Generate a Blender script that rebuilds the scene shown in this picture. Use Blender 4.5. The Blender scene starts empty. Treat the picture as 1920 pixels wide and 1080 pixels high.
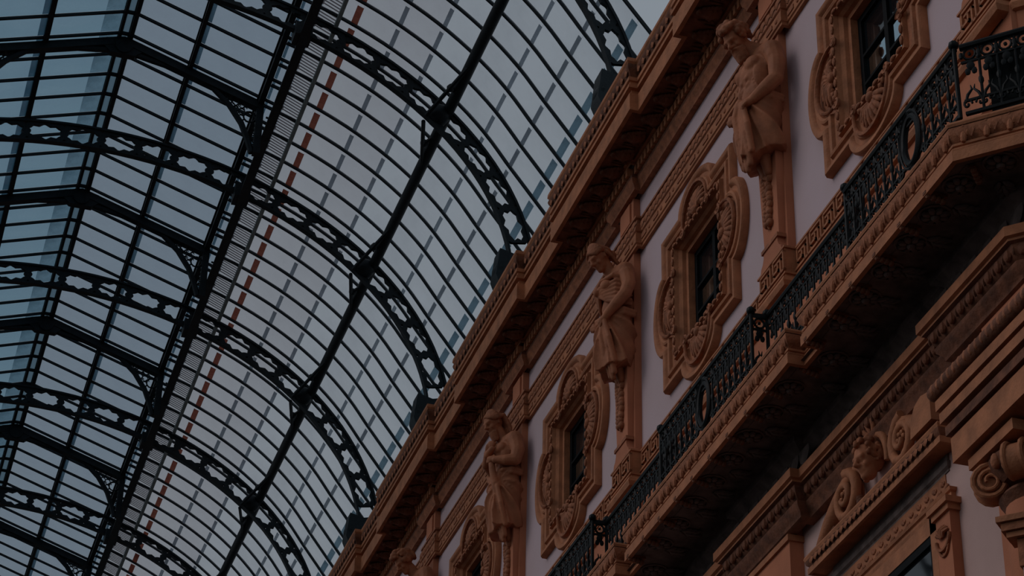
import bpy, math, random
from mathutils import Vector, Matrix
PI = math.pi
sc = bpy.context.scene
COL = sc.collection
random.seed(7)
H = 1.7            # eye height: every z below is measured from the eye
BAY = 5.2          # spacing of the facade bays and of the roof arches
# ------------------------------------------------------------------ camera
cam = bpy.data.cameras.new('camera'); camo = bpy.data.objects.new('camera', cam); COL.objects.link(camo)
_y, _p, _r = math.radians(16.474), math.radians(32.084), math.radians(1.4236)
fw = Vector((math.sin(_y)*math.cos(_p), math.cos(_y)*math.cos(_p), math.sin(_p)))
rt = Vector((math.cos(_y), -math.sin(_y), 0)); up = rt.cross(fw)
r2 = rt*math.cos(_r) + up*math.sin(_r); u2 = -rt*math.sin(_r) + up*math.cos(_r)
M = Matrix((r2, u2, -fw)).transposed().to_4x4(); M.translation = (0, 0, H)
camo.matrix_world = M
cam.sensor_width = 36.0; cam.lens = 4446.3/1920*36; cam.clip_end = 500
sc.camera = camo
# ------------------------------------------------------------------ sky, sun, exposure
world = bpy.data.worlds.new('overcast_sky'); sc.world = world; world.use_nodes = True
wn = world.node_tree; bg = wn.nodes['Background']
tcw = wn.nodes.new('ShaderNodeTexCoord'); sep = wn.nodes.new('ShaderNodeSeparateXYZ')
rampw = wn.nodes.new('ShaderNodeValToRGB')
wn.links.new(tcw.outputs['Generated'], sep.inputs[0]); wn.links.new(sep.outputs['Z'], rampw.inputs[0])
rampw.color_ramp.elements[0].position = 0.0; rampw.color_ramp.elements[0].color = (0.80, 0.88, 0.96, 1)
rampw.color_ramp.elements[1].position = 1.0; rampw.color_ramp.elements[1].color = (0.72, 0.84, 0.98, 1)
wn.links.new(rampw.outputs[0], bg.inputs['Color']); bg.inputs['Strength'].default_value = 1.0
sl = bpy.data.lights.new('sun', 'SUN'); so = bpy.data.objects.new('sun', sl); COL.objects.link(so)
sl.energy = 1.6; sl.angle = math.radians(38); sl.color = (1.0, 0.92, 0.92)
so.rotation_euler = Vector((1.0, -0.30, -0.72)).to_track_quat('-Z', 'Y').to_euler(); so.location = (-30, -10, 60)
vs = sc.view_settings
vs.view_transform = 'Standard'; vs.look = 'None'; vs.exposure = -1.75; vs.gamma = 1.0; vs.use_curve_mapping = False
sc.cycles.max_bounces = 8; sc.cycles.transparent_max_bounces = 24

# ------------------------------------------------------------------ materials
def mat(name, col, rough=0.7, var=0.12, vscale=6.0, bump=0.0, bscale=40.0, metallic=0.0, spec=0.3, col2=None, vary=0.5):
    m = bpy.data.materials.new(name); m.use_nodes = True
    nt = m.node_tree; b = nt.nodes['Principled BSDF']
    b.inputs['Roughness'].default_value = rough; b.inputs['Metallic'].default_value = metallic
    b.inputs['Specular IOR Level'].default_value = spec
    tc = nt.nodes.new('ShaderNodeTexCoord')
    n = nt.nodes.new('ShaderNodeTexNoise'); n.inputs['Scale'].default_value = vscale; n.inputs['Detail'].default_value = 6
    nt.links.new(tc.outputs['Object'], n.inputs['Vector'])
    r = nt.nodes.new('ShaderNodeValToRGB')
    c2 = col2 or tuple(c*(1-var*2) for c in col)
    r.color_ramp.elements[0].position = 0.32; r.color_ramp.elements[0].color = (*c2, 1)
    r.color_ramp.elements[1].position = 0.68; r.color_ramp.elements[1].color = (*[min(1, c*(1+var*0.5)) for c in col], 1)
    nt.links.new(n.outputs['Fac'], r.inputs[0]); nt.links.new(r.outputs[0], b.inputs['Base Color'])
    if bump:
        n2 = nt.nodes.new('ShaderNodeTexNoise'); n2.inputs['Scale'].default_value = bscale; n2.inputs['Detail'].default_value = 4
        nt.links.new(tc.outputs['Object'], n2.inputs['Vector'])
        bp = nt.nodes.new('ShaderNodeBump'); bp.inputs['Strength'].default_value = bump; bp.inputs['Distance'].default_value = 0.02
        nt.links.new(n2.outputs['Fac'], bp.inputs['Height']); nt.links.new(bp.outputs[0], b.inputs['Normal'])
    return m
def glass_mat(name, tint, gloss=0.05, haze=0.12, hazecol=(0.5, 0.55, 0.6), streak=0.0):
    m = bpy.data.materials.new(name); m.use_nodes = True; nt = m.node_tree
    nt.nodes.remove(nt.nodes['Principled BSDF']); out = nt.nodes['Material Output']
    tr = nt.nodes.new('ShaderNodeBsdfTransparent'); tr.inputs[0].default_value = (*tint, 1)
    df = nt.nodes.new('ShaderNodeBsdfTranslucent'); df.inputs[0].default_value = (*hazecol, 1)
    gl = nt.nodes.new('ShaderNodeBsdfGlossy'); gl.inputs['Roughness'].default_value = 0.15; gl.inputs[0].default_value = (0.8, 0.85, 0.9, 1)
    m1 = nt.nodes.new('ShaderNodeMixShader'); m2 = nt.nodes.new('ShaderNodeMixShader')
    m1.inputs[0].default_value = haze; m2.inputs[0].default_value = gloss
    if streak:
        tc = nt.nodes.new('ShaderNodeTexCoord'); n = nt.nodes.new('ShaderNodeTexNoise'); n.inputs['Scale'].default_value = 1.7
        n.inputs['Detail'].default_value = 5
        nt.links.new(tc.outputs['Object'], n.inputs['Vector'])
        mr = nt.nodes.new('ShaderNodeMapRange'); mr.inputs[1].default_value = 0.4; mr.inputs[2].default_value = 0.75
        mr.inputs[3].default_value = haze; mr.inputs[4].default_value = min(1, haze+streak)
        nt.links.new(n.outputs['Fac'], mr.inputs[0]); nt.links.new(mr.outputs[0], m1.inputs[0])
    nt.links.new(tr.outputs[0], m1.inputs[1]); nt.links.new(df.outputs[0], m1.inputs[2])
    nt.links.new(m1.outputs[0], m2.inputs[1]); nt.links.new(gl.outputs[0], m2.inputs[2])
    nt.links.new(m2.outputs[0], out.inputs[0])
    return m
TERRA = mat('terracotta_stucco', (0.44, 0.165, 0.074), 0.75, 0.16, 5.0, 0.35, 30.0)
TERRA_D = mat('carved_terracotta', (0.38, 0.135, 0.062), 0.75, 0.2, 9.0, 0.6, 26.0)
SHADE_STONE = mat('shade_toned_stone', (0.16, 0.115, 0.10), 0.85, 0.25, 6.0, 0.4, 24.0)  # dark tone carries the shade under the balcony and hood in its colour
SHADE_TERRA = mat('shade_toned_terracotta', (0.20, 0.072, 0.036), 0.8, 0.25, 7.0, 0.5, 24.0)  # terracotta darkened to put the shade of soffits and recesses into its colour
STATUE = mat('statue_terracotta', (0.43, 0.155, 0.072), 0.7, 0.16, 4.0, 0.25, 24.0)
OCHRE = mat('ochre_stucco', (0.52, 0.185, 0.095), 0.85, 0.10, 2.0, 0.15, 60.0)
PLASTER = mat('mauve_plaster', (0.56, 0.43, 0.455), 0.9, 0.05, 0.8, 0.12, 70.0, col2=(0.54, 0.405, 0.41))
PLASTER_L = mat('rosy_plaster', (0.56, 0.37, 0.33), 0.9, 0.07, 1.2, 0.12, 70.0)
IRON = mat('dark_iron', (0.010, 0.017, 0.022), 0.6, 0.2, 8.0, 0.2, 40.0, 0.0, 0.25)
RAILIRON = mat('black_railing_iron', (0.0025, 0.004, 0.0045), 0.5, 0.2, 20.0, 0.1, 60.0, 0.0, 0.14)
ZINC = mat('zinc_flashing', (0.34, 0.44, 0.45), 0.6, 0.15, 6.0)
LOUVRE = mat('louvre_brown', (0.10, 0.055, 0.06), 0.7, 0.2, 6.0)
WOODF = mat('dark_window_frame', (0.006, 0.007, 0.008), 0.7, 0.2, 8.0, spec=0.1)
FLOORM = mat('dark_marble_floor', (0.025, 0.023, 0.023), 0.5, 0.3, 0.6)
ROOMD = mat('dim_room', (0.02, 0.02, 0.02), 0.9, 0.1, 2.0)
GLASS = glass_mat('roof_glass', (0.97, 0.97, 0.97), 0.03, 0.08, (0.62, 0.63, 0.66), 0.10)
GLASS_P = glass_mat('greyed_roof_glass', (0.93, 0.92, 0.92), 0.03, 0.12, (0.62, 0.58, 0.60), 0.10)
GLASS_B = glass_mat('blue_roof_glass', (0.66, 0.80, 0.86), 0.04, 0.10, (0.40, 0.52, 0.60), 0.22)
GLASS_R = glass_mat('lantern_glass', (0.78, 0.83, 0.87), 0.03, 0.10, (0.5, 0.55, 0.6), 0.08)
LAP = glass_mat('lapped_glass', (0.62, 0.66, 0.70), 0.06, 0.35, (0.34, 0.36, 0.38), 0.45)
LAP_B = glass_mat('blue_lapped_glass', (0.52, 0.64, 0.70), 0.06, 0.30, (0.27, 0.34, 0.38), 0.4)
RUST = glass_mat('rusty_lapped_glass', (0.60, 0.36, 0.30), 0.03, 0.40, (0.30, 0.14, 0.11), 0.5)
LAP_T = glass_mat('ridge_lapped_glass', (0.86, 0.90, 0.92), 0.06, 0.2, (0.40, 0.47, 0.5), 0.6)
def pane_mat(name, k):
    m = bpy.data.materials.new(name); m.use_nodes = True; nt = m.node_tree
    b = nt.nodes['Principled BSDF']; b.inputs['Base Color'].default_value = (0.01, 0.012, 0.014, 1); b.inputs['Roughness'].default_value = 0.03
    g = nt.nodes.new('ShaderNodeBsdfGlossy'); g.inputs['Roughness'].default_value = 0.04; g.inputs[0].default_value = (0.55, 0.72, 0.80, 1)
    x = nt.nodes.new('ShaderNodeMixShader'); x.inputs[0].default_value = k
    nt.links.new(b.outputs[0], x.inputs[1]); nt.links.new(g.outputs[0], x.inputs[2]); nt.links.new(x.outputs[0], nt.nodes['Material Output'].inputs[0])
    return m
PANE = pane_mat('dark_window_glass', 0.02); PANE_R = pane_mat('mirroring_window_glass', 0.75)

# ------------------------------------------------------------------ mesh helpers
class MB:
    def __init__(s): s.v = []; s.f = []; s.m = []
    def add(s, vs, fs, mi=0):
        o = len(s.v); s.v += [tuple(p) for p in vs]
        for f in fs: s.f.append(tuple(i+o for i in f)); s.m.append(mi)
        return s
    def box(s, a, b, mi=0):
        x0, y0, z0 = a; x1, y1, z1 = b
        return s.add([(x0,y0,z0),(x1,y0,z0),(x1,y1,z0),(x0,y1,z0),(x0,y0,z1),(x1,y0,z1),(x1,y1,z1),(x0,y1,z1)],
              [(0,3,2,1),(4,5,6,7),(0,1,5,4),(1,2,6,5),(2,3,7,6),(3,0,4,7)], mi)
    def obox(s, c, ax, ay, az, mi=0):      # half-axis vectors
        c = Vector(c); ax = Vector(ax); ay = Vector(ay); az = Vector(az)
        P = [c+sx*ax+sy*ay+sz*az for sz in (-1,1) for sx, sy in ((-1,-1),(1,-1),(1,1),(-1,1))]
        return s.add(P, [(0,3,2,1),(4,5,6,7),(0,1,5,4),(1,2,6,5),(2,3,7,6),(3,0,4,7)], mi)
    def bar(s, p, q, w, h, upv=(0,0,1), mi=0):
        p = Vector(p); q = Vector(q); d = (q-p); L = d.length/2; d.normalize()
        sd = d.cross(Vector(upv))
        if sd.length < 1e-4: sd = d.cross(Vector((1,0,0)))
        sd.normalize(); u = sd.cross(d)
        return s.obox((p+q)/2, d*L, sd*w/2, u*h/2, mi)
    def tube(s, path, r, n=6, closed=False, mi=0, flat=None):
        P = [Vector(p) for p in path]; N = len(P)
        R = r if isinstance(r, (list, tuple)) else [r]*N
        vs = []; pu = None
        for i in range(N):
            a = P[(i-1) % N] if (closed or i > 0) else P[i]; b = P[(i+1) % N] if (closed or i < N-1) else P[i]
            d = (b-a).normalized() if (b-a).length > 1e-9 else Vector((0,0,1))
            if pu is None:
                pu = d.orthogonal().normalized()
                if flat: pu = (Vector(flat)-d*d.dot(Vector(flat))).normalized()
            pu = (pu-d*d.dot(pu)); pu = pu.normalized() if pu.length > 1e-6 else d.orthogonal().normalized()
            w = d.cross(pu)
            for k in range(n):
                an = 2*PI*k/n; vs.append(P[i]+R[i]*(math.cos(an)*pu+math.sin(an)*w))
        fs = []
        for i in range(N if closed else N-1):
            j = (i+1) % N
            for k in range(n): fs.append((i*n+k, i*n+(k+1) % n, j*n+(k+1) % n, j*n+k))
        if not closed: fs += [tuple(reversed(range(n))), tuple((N-1)*n+k for k in range(n))]
        return s.add(vs, fs, mi)
    def ell(s, c, r, nu=10, nv=6, rot=None, mi=0):
        c = Vector(c); vs = []; fs = []
        for j in range(1, nv):
            th = PI*j/nv
            for i in range(nu):
                ph = 2*PI*i/nu; p = Vector((r[0]*math.sin(th)*math.cos(ph), r[1]*math.sin(th)*math.sin(ph), r[2]*math.cos(th)))
                vs.append(c+(rot@p if rot else p))
        for zz in (1, -1):
            p = Vector((0,0,r[2]*zz)); vs.append(c+(rot@p if rot else p))
        T = len(vs)-2
        for i in range(nu):
            k = (i+1) % nu; fs.append((T, i, k)); fs.append((T+1, (nv-2)*nu+k, (nv-2)*nu+i))
            for j in range(nv-2): fs.append((j*nu+i, (j+1)*nu+i, (j+1)*nu+k, j*nu+k))
        return s.add(vs, fs, mi)
    def cone(s, p, q, r0, r1, n=10, mi=0): return s.tube([p, q], [r0, r1], n, False, mi)
    def prism(s, poly, axis, a, b, mi=0):     # closed 2-D polygon extruded along an axis ('x','y','z')
        n = len(poly)
        def P(p, t): return {'x': (t, p[0], p[1]), 'y': (p[0], t, p[1]), 'z': (p[0], p[1], t)}[axis]
        vs = [P(p, a) for p in poly]+[P(p, b) for p in poly]
        fs = [tuple(range(n)), tuple(reversed(range(n, 2*n)))]+[(i, i+n, (i+1) % n+n, (i+1) % n) for i in range(n)]
        return s.add(vs, fs, mi)
    def mesh(s, name, mats, off=(0,0,0), ang=35):
        me = bpy.data.meshes.new(name)
        me.from_pydata([(x-off[0], y-off[1], z-off[2]) for x, y, z in s.v], [], s.f)
        for m in (mats if isinstance(mats, (list, tuple)) else [mats]): me.materials.append(m)
        if any(s.m): me.polygons.foreach_set('material_index', s.m)
        if ang:
            me.polygons.foreach_set('use_smooth', [True]*len(me.polygons)); me.set_sharp_from_angle(angle=math.radians(ang))
        me.update(); return me
ORG = {}
def thing(name, loc, label=None, cat=None, group=None, kind=None):
    o = bpy.data.objects.new(name, None); COL.objects.link(o); o.empty_display_size = 0.2
    o.location = (loc[0], loc[1], loc[2]+H); ORG[o.name] = Vector(loc)
    if label: o['label'] = label
    if cat: o['category'] = cat
    if group: o['group'] = group
    if kind: o['kind'] = kind
    return o
def part(name, mb, mats, parent, ang=35, label=None, kind=None):
    off = ORG[parent.name]
    o = bpy.data.objects.new(name, mb.mesh(name, mats, off, ang) if isinstance(mb, MB) else mb); COL.objects.link(o)
    o.parent = parent; ORG[o.name] = off
    if label: o['label'] = label
    if kind: o['kind'] = kind
    return o
def inst(name, me, parent, loc, rz=0.0, label=None):
    o = bpy.data.objects.new(name, me); COL.objects.link(o); o.parent = parent
    o.location = Vector(loc)-ORG[parent.name]; o.rotation_euler = (0, 0, rz); ORG[o.name] = ORG[parent.name]
    if label: o['label'] = label
    return o
def copy_tree(o, dy, label=None, parent=None):
    c = o.copy(); COL.objects.link(c)
    if parent is None: c.location.y += dy; ORG[c.name] = ORG[o.name]+Vector((0, dy, 0))
    else: c.parent = parent; ORG[c.name] = ORG[parent.name]
    if label: c['label'] = label
    for ch in o.children: copy_tree(ch, 0, None, c)
    return c
def remesh(mb, voxel, smooth=3, fac=0.6, inflate=0.0):
    me = mb.mesh('tmp', [], (0,0,0), None); o = bpy.data.objects.new('tmp', me); COL.objects.link(o)
    r = o.modifiers.new('r', 'REMESH'); r.mode = 'VOXEL'; r.voxel_size = voxel
    if smooth:
        s = o.modifiers.new('s', 'SMOOTH'); s.iterations = smooth; s.factor = fac
    dg = bpy.context.evaluated_depsgraph_get(); dg.update()
    e = o.evaluated_get(dg); m2 = bpy.data.meshes.new_from_object(e)
    out = MB(); out.v = [tuple(v.co) for v in m2.vertices]; out.f = [tuple(p.vertices) for p in m2.polygons]; out.m = [0]*len(out.f)
    bpy.data.objects.remove(o); bpy.data.meshes.remove(me); bpy.data.meshes.remove(m2)
    return out
# ------------------------------------------------------------------ facade plan: stepped wall line and mouldings swept along it
WX, YC, YEND = 9.6, 15.6, 62.0
NP = range(-1, 8)
def yp(n): return 21.25+BAY*n
def yw(n): return 18.66+BAY*n
def plan(dres, hw, base=0.0):
    """points of the wall line: a 45 degree turn at the near end, a step of dres at every pilaster"""
    pts = []; X0 = WX-base; Xr = X0-dres
    first = yp(-1)-hw < YC+0.05
    xs = Xr if (first and dres) else X0
    ys = YC-0.4142*(WX-xs)
    pts += [(xs+3.0, ys-3.0), (xs, ys)]
    for n in NP:
        if dres:
            if not (n == -1 and first): pts += [(X0, yp(n)-hw), (Xr, yp(n)-hw)]
            pts += [(Xr, yp(n)+hw), (X0, yp(n)+hw)]
    pts.append((X0, YEND))
    return pts
def offset(path, d):
    out = []; n = len(path); L = []
    for i in range(n-1):
        a = Vector(path[i]); b = Vector(path[i+1]); t = (b-a).normalized(); nr = Vector((-t.y, t.x)); L.append((a+nr*d, t, nr))
    out.append(L[0][0])
    for i in range(1, n-1):
        p, t, _ = L[i-1]; q, u, _ = L[i]
        cr = t.x*u.y-t.y*u.x
        k = ((q-p).x*u.y-(q-p).y*u.x)/cr if abs(cr) > 1e-6 else (q-p).dot(t)
        out.append(p+t*k)
    b = Vector(path[-1]); out.append(b+L[-1][2]*d)
    return out
def mould(mb, prof, path, mi=0):
    """sweep the open profile [(projection, z)] along the plan path"""
    rows = [[(p.x, p.y, z) for p in offset(path, d)] for d, z in prof]; n = len(path)
    vs = [p for r in rows for p in r]; fs = []
    for j in range(len(rows)-1):
        for i in range(n-1): fs.append((j*n+i, j*n+i+1, (j+1)*n+i+1, (j+1)*n+i))
    return mb.add(vs, fs, mi)
def stations(path, d, step, y0, y1):
    """points every `step` along the offset path, with outward normal angle, skipping corners"""
    P = offset(path, d); out = []
    for a, b in zip(P[:-1], P[1:]):
        L = (b-a).length; n = int((L+1e-6)/step)
        if n < 1 or L < step*0.9: continue
        t = (b-a)/L; rz = math.atan2(-t.x, t.y)
        for k in range(n):
            p = a+t*((k+0.5)*L/n)
            if y0 < p.y < y1: out.append((p.x, p.y, rz))
    return out
# ================================================================== ROOF
XC, Z0 = 2.87, 21.0
def arcpt(t, off):           # point of the vault section; off = distance outside the ribs' inner edge
    return (XC+(6.6+off*0.95)*math.sin(t), Z0+(4.77+off)*math.cos(t))
GL = 0.50                    # the glass lies this far outside the inner edge
T1 = 1.1076                  # beyond this the glass runs straight down to the gutter
def glz(t, off):
    if t <= T1: return arcpt(t, off)
    x, z = arcpt(T1, off); k = (t-T1)*6.2; return (x+k*0.615, z-k*0.788)
TL = [-1.56+3.12*i/600 for i in range(601)]
_s = [0.0]
for a, b in zip(TL[:-1], TL[1:]):
    pa, pb = arcpt(a, 0.2), arcpt(b, 0.2); _s.append(_s[-1]+math.hypot(pa[0]-pb[0], pa[1]-pb[1]))
def t_at(s):
    lo, hi = 0, 600
    while hi-lo > 1:
        m = (lo+hi)//2
        if _s[m] <= s: lo = m
        else: hi = m
    return TL[lo]+(TL[hi]-TL[lo])*(s-_s[lo])/(_s[hi]-_s[lo])
SMID = _s[300]
# --- heavy pierced arch
STAR = [(0.80,0.0),(0.93,0.36),(0.76,0.52),(0.62,0.74),(0.30,0.66),(0.0,1.0),(-0.30,0.66),(-0.62,0.74),(-0.76,0.52),(-0.93,0.36),
        (-0.80,0.0),(-0.93,-0.36),(-0.76,-0.52),(-0.62,-0.74),(-0.30,-0.66),(0.0,-1.0),(0.30,-0.66),(0.62,-0.74),(0.76,-0.52),(0.93,-0.36)]
def boundary(p):
    u, v = p; k = 1.0/max(abs(u)/1.0, abs(v)/1.0, 1e-6); return (u*k, v*k)
def arch_parts(root):
    y0 = ORG[root.name].y
    web = MB(); CELL = 0.70; TH = 0.03; o0, o1 = 0.03, 0.44
    ncell = 12
    for k in range(-ncell, ncell):
        s0 = SMID+k*CELL; sm = s0+CELL/2
        def P(u, v, y):
            t = t_at(min(max(sm+u*CELL/2, 0.02), _s[-1]-0.02)); x, z = arcpt(t, (o0+o1)/2+v*(o1-o0)/2); return (x, y0+y, z)
        n = len(STAR); hole = [(u*0.93, v*0.90) for u, v in STAR]; rim = [boundary(p) for p in STAR]
        vs = []
        for y in (-TH, TH):
            vs += [P(u, v, y) for u, v in rim]+[P(u, v, y) for u, v in hole]
        fs = []
        for i in range(n):
            j = (i+1) % n
            fs += [(i, j, n+j, n+i), (2*n+i, 3*n+i, 3*n+j, 2*n+j), (n+i, n+j, 3*n+j, 3*n+i)]
        web.add(vs, fs)
    part('pierced_web', web, IRON, root, 30)
    for nm, a, b, w in (('inner_flange', 0.0, 0.04, 0.06), ('outer_flange', 0.43, 0.475, 0.06)):
        fl = MB(); N = 64; vs = []; fs = []
        for i in range(N+1):
            t = -1.52+3.04*i/N
            for off, yy in ((a, -w), (a, w), (b, w), (b, -w)):
                x, z = arcpt(t, off); vs.append((x, y0+yy, z))
        for i in range(N):
            for k in range(4): fs.append((i*4+k, i*4+(k+1) % 4, i*4+4+(k+1) % 4, i*4+4+k))
        fl.add(vs, fs); part(nm, fl, IRON, root, 30)
    for sgn in (1, -1):
        ft = MB()
        def X(x): return XC+sgn*(x-XC)
        poly = [(X(9.22), 21.62), (X(9.50), 21.55), (X(9.78), 21.62), (X(9.86), 21.2), (X(9.80), 20.7), (X(9.9), 20.3), (X(9.2), 20.3), (X(9.28), 20.8), (X(9.16), 21.1)]
        ft.prism(poly, 'y', y0-0.17, y0+0.17)
        ft.box((min(X(9.12), X(9.9)), y0-0.24, 20.25), (max(X(9.12), X(9.9)), y0+0.24, 20.5))
        ft.ell((X(9.24), y0, 21.25), (0.10, 0.2, 0.12), 8, 6)
        part('arch_shoe', ft, IRON, root, 30)
AW = ['its foot nearest the top edge, right of the roof', 'topmost one meeting both long beams, from the top edge', 'second one down that meets both long beams',
      'third one down that meets both long beams', 'fourth one down that meets both long beams', 'fifth one down, crossing the lower left corner', 'last one, in the bottom left corner']
def arch(n):
    r = thing('iron_arch', (XC, 32.1+BAY*n, Z0), 'black pierced roof arch, '+AW[n+1], 'roof arch', 'pierced iron roof arches')
    return r
A0 = arch(0); arch_parts(A0)
for n in (-1, 1, 2, 3, 4, 5):
    copy_tree(A0, BAY*n, 'black pierced roof arch, '+AW[n+1])
# --- glass vault: bars, panes with their lapped lower edges
ceil = thing('ceiling', (XC, 45.0, Z0), kind='structure')
CELL = BAY/8; YB = 26.6
ROWS = [0.412, 0.488, 0.536, 0.647, 0.760, 0.883, 1.014, 1.142, 1.259, 1.385, 1.53]
barm = MB(); N = 30; vs = []; fs = []
for i in range(N+1):
    t = 0.385+(1.55-0.385)*i/N
    for off, yy in ((GL-0.035, -0.019), (GL-0.035, 0.019), (GL+0.02, 0.019), (GL+0.02, -0.019)):
        x, z = glz(t, off); vs.append((x-XC, yy, z-Z0))
for i in range(N):
    for k in range(4): fs.append((i*4+k, i*4+(k+1) % 4, i*4+4+(k+1) % 4, i*4+4+k))
barm.add(vs, fs); barme = barm.mesh('glazing_bar', IRON, (0,0,0), 30)
for j in range(58): inst('glazing_bar', barme, ceil, (XC, YB+CELL*j, Z0))
def slab_piece(mb, P, Q, w, th, mi):    # flat strip between section points P and Q, width w along the gallery
    dx, dz = Q[0]-P[0], Q[1]-P[1]; L = math.hypot(dx, dz); nx, nz = dz/L*-th, dx/L*th
    if nz < 0: nx, nz = -nx, -nz
    vs = [(P[0], -w, P[1]), (P[0], w, P[1]), (Q[0], w, Q[1]), (Q[0], -w, Q[1])]
    vs += [(a+nx, b, c+nz) for a, b, c in vs]
    mb.add(vs, [(0,1,2,3), (7,6,5,4), (0,4,5,1), (1,5,6,2), (2,6,7,3), (3,7,4,0)], mi)
def rel(p): return (p[0]-XC, p[1]-Z0)
pane_me = []
for r in range(len(ROWS)-1):
    a, b = ROWS[r], ROWS[r+1]; mb = MB()
    P, Q = rel(glz(a, GL)), rel(glz(b, GL+0.012)); w = CELL/2-0.02
    slab_piece(mb, P, Q, w, 0.008, 0)
    if r == 0:
        for k in range(7):
            yy = -w+w*2*(k+0.8)/7.6
            A, B = rel(glz(a, GL+0.03)), rel(glz(b-0.004, GL+0.03)); ins = MB()
            slab_piece(ins, A, B, 0.011, 0.012, 2); ins.v = [(x, y+yy+0.03*(1 if x > (A[0]+B[0])/2 else -1), z) for x, y, z in ins.v]
            mb.add(ins.v, ins.f, 2)
    elif r in (1, 2, 3, 4, 5, 6, 7, 8):
        lw = {1: 0.012, 7: 0.016, 8: 0.022}.get(r, 0.0105)
        tl = b-lw if r != 1 else b-0.016
        lp = MB(); slab_piece(lp, rel(glz(tl, GL-0.016)), rel(glz(b+(0.002 if r < 7 else 0.006), GL-0.012)), w-0.065, 0.006, 1)
        mb.add([(q[0], q[1]+0.045, q[2]) for q in lp.v], lp.f, 1)
    gm = GLASS_P if r in (0, 1, 2, 3) else GLASS
    lm = {1: RUST, 7: LAP_B, 8: LAP_B}.get(r, LAP)
    pane_me.append(mb.mesh('ribbed_pane' if r == 0 else 'pane', [gm, lm, LOUVRE], (0,0,0), 0))
rest = MB()
for r, me in enumerate(pane_me):
    j0 = int((31.2-(r/9)*5.2-YB)/CELL)
    for j in range(max(0, j0-2), 57):
        y = YB+CELL*(j+0.5)
        if r == 0: inst('ribbed_pane', me, ceil, (XC, y, Z0)); continue
        if j < j0+33: inst('pane', me, ceil, (XC, y, Z0))
        else:
            o = len(rest.v)
            rest.v += [(v.co.x+XC, v.co.y+y, v.co.z+Z0) for v in me.vertices]
            for p in me.polygons: rest.f.append(tuple(i+o for i in p.vertices)); rest.m.append((0 if r < 4 else 2)+(p.material_index if r != 1 or not p.material_index else 4))
part('distant_panes', rest, [GLASS_P, LAP, GLASS, LAP, RUST], ceil, 0, kind='stuff')
fl = MB(); x, z = glz(0.488, GL-0.03); fl.box((x-0.035, YB-2, z-0.03), (x+0.035, 64, z+0.03)); part('flashing_strip', fl, ZINC, ceil, 0)
# --- purlins
def purlin(name, label, x, z, w, h, rod=False):
    r = thing(name, (x, 26.0, z), label, 'roof beam')
    b = MB(); b.box((x-w/2, 24.5, z-h/2), (x+w/2, 64, z+h/2)); b.box((x-w*0.72, 24.5, z-h/2-0.03), (x+w*0.72, 64, z-h/2)); part('beam', b, IRON, r, 0)
    return r
pb = purlin('roof_purlin', 'thick black iron beam at the foot of the raised lantern, beside the striped panes', 5.63, 25.30, 0.115, 0.12)
for n in range(-1, 6):
    y = 32.1+BAY*n; hg = MB(); hg.box((5.46, y-0.18, 25.22), (5.76, y+0.18, 25.48)); part('crossing_block', hg, IRON, pb, 0)
x, z = arcpt(0.883, GL-0.13)
r2p = thing('roof_purlin', (x, 26.0, z), 'round black iron beam halfway down the glass vault, braced by thin rods at each arch', 'roof beam')
b = MB(); b.tube([(x, 24.5, z), (x, 64, z)], 0.10, 10); part('beam', b, IRON, r2p, 40)
br = MB()
ix, iz = arcpt(0.86, -0.02)
for n in range(-1, 6):
    y = 32.1+BAY*n
    for s in (-1, 1):
        q = MB(); q.tube([(ix, y+s*0.1, iz), (x-0.02, y+s*1.55, z-0.05)], 0.038, 6); q.ell(((ix*0.45+x*0.55), y+s*0.85, iz*0.45+z*0.55), (0.07, 0.09, 0.07), 6, 5)
        q.tube([(ix*.45+x*.55, y+s*.85, iz*.45+z*.55), (x, y+s*.62, z)], 0.03, 5)
        part('brace_rod', q, IRON, r2p, 40)
    q = MB(); q.ell((x*0.6+ix*0.4, y, z*0.6+iz*0.4), (0.20, 0.24, 0.20), 10, 8); part('boss', q, IRON, r2p, 50)
x, z = 2*XC-5.62, 25.30
purlin('roof_purlin', 'thick black iron beam along the far left side of the raised lantern', x, z, 0.13, 0.14)
# --- raised lantern over the crown
LR, LE, RZ, EZ = 0.10, 2.61, 26.87, 26.03
def slope(d): return RZ-(d-LR)*(RZ-EZ)/(LE-LR)
LO = 3.02                    # the glass runs out past the eave beam
lan = thing('ceiling', (XC, 45.0, 26.0), kind='structure')
bm_ = MB()
for sgn in (1, -1):
    bm_.bar((sgn*LR, 0, RZ-26), (sgn*LO, 0, slope(LO)-26), 0.042, 0.05, (0,0,1))
bm_.bar((-LR, 0, RZ-26), (LR, 0, RZ-26), 0.05, 0.06)
lbar = bm_.mesh('glazing_bar', IRON, (0,0,0), 0)
LY0 = 31.8
for j in range(50): inst('glazing_bar', lbar, lan, (XC, LY0+CELL*j, 26.0))
def lrow(sgn, d0, d1, gm, lap=None, lm=LAP):
    mb = MB(); slab_piece(mb, (sgn*d0, slope(d0)+0.03-26), (sgn*d1, slope(d1)+0.03-26), CELL/2-0.02, 0.008, 0)
    if lap: slab_piece(mb, (sgn*lap[0], slope(lap[0])+0.015-26), (sgn*lap[1], slope(lap[1])+0.015-26), CELL/2-0.045, 0.006, 1)
    return mb.mesh('pane', [gm, lm], (0,0,0), 0)
ML = [lrow(1, LR+.02, 1.25, GLASS_R), lrow(1, 1.25, LE, GLASS_R, (1.29, 1.37), LAP_B), lrow(1, LE+.02, LO, GLASS_R, (LE+.08, LE+.13), LAP_B), lrow(-1, LE+.02, LO, GLASS_B),
      lrow(-1, LR+.02, 1.40, GLASS_B, (LR+.04, 0.46), LAP_T), lrow(-1, 1.40, LE, GLASS_B, (1.44, 1.56), LAP_B)]
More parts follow.
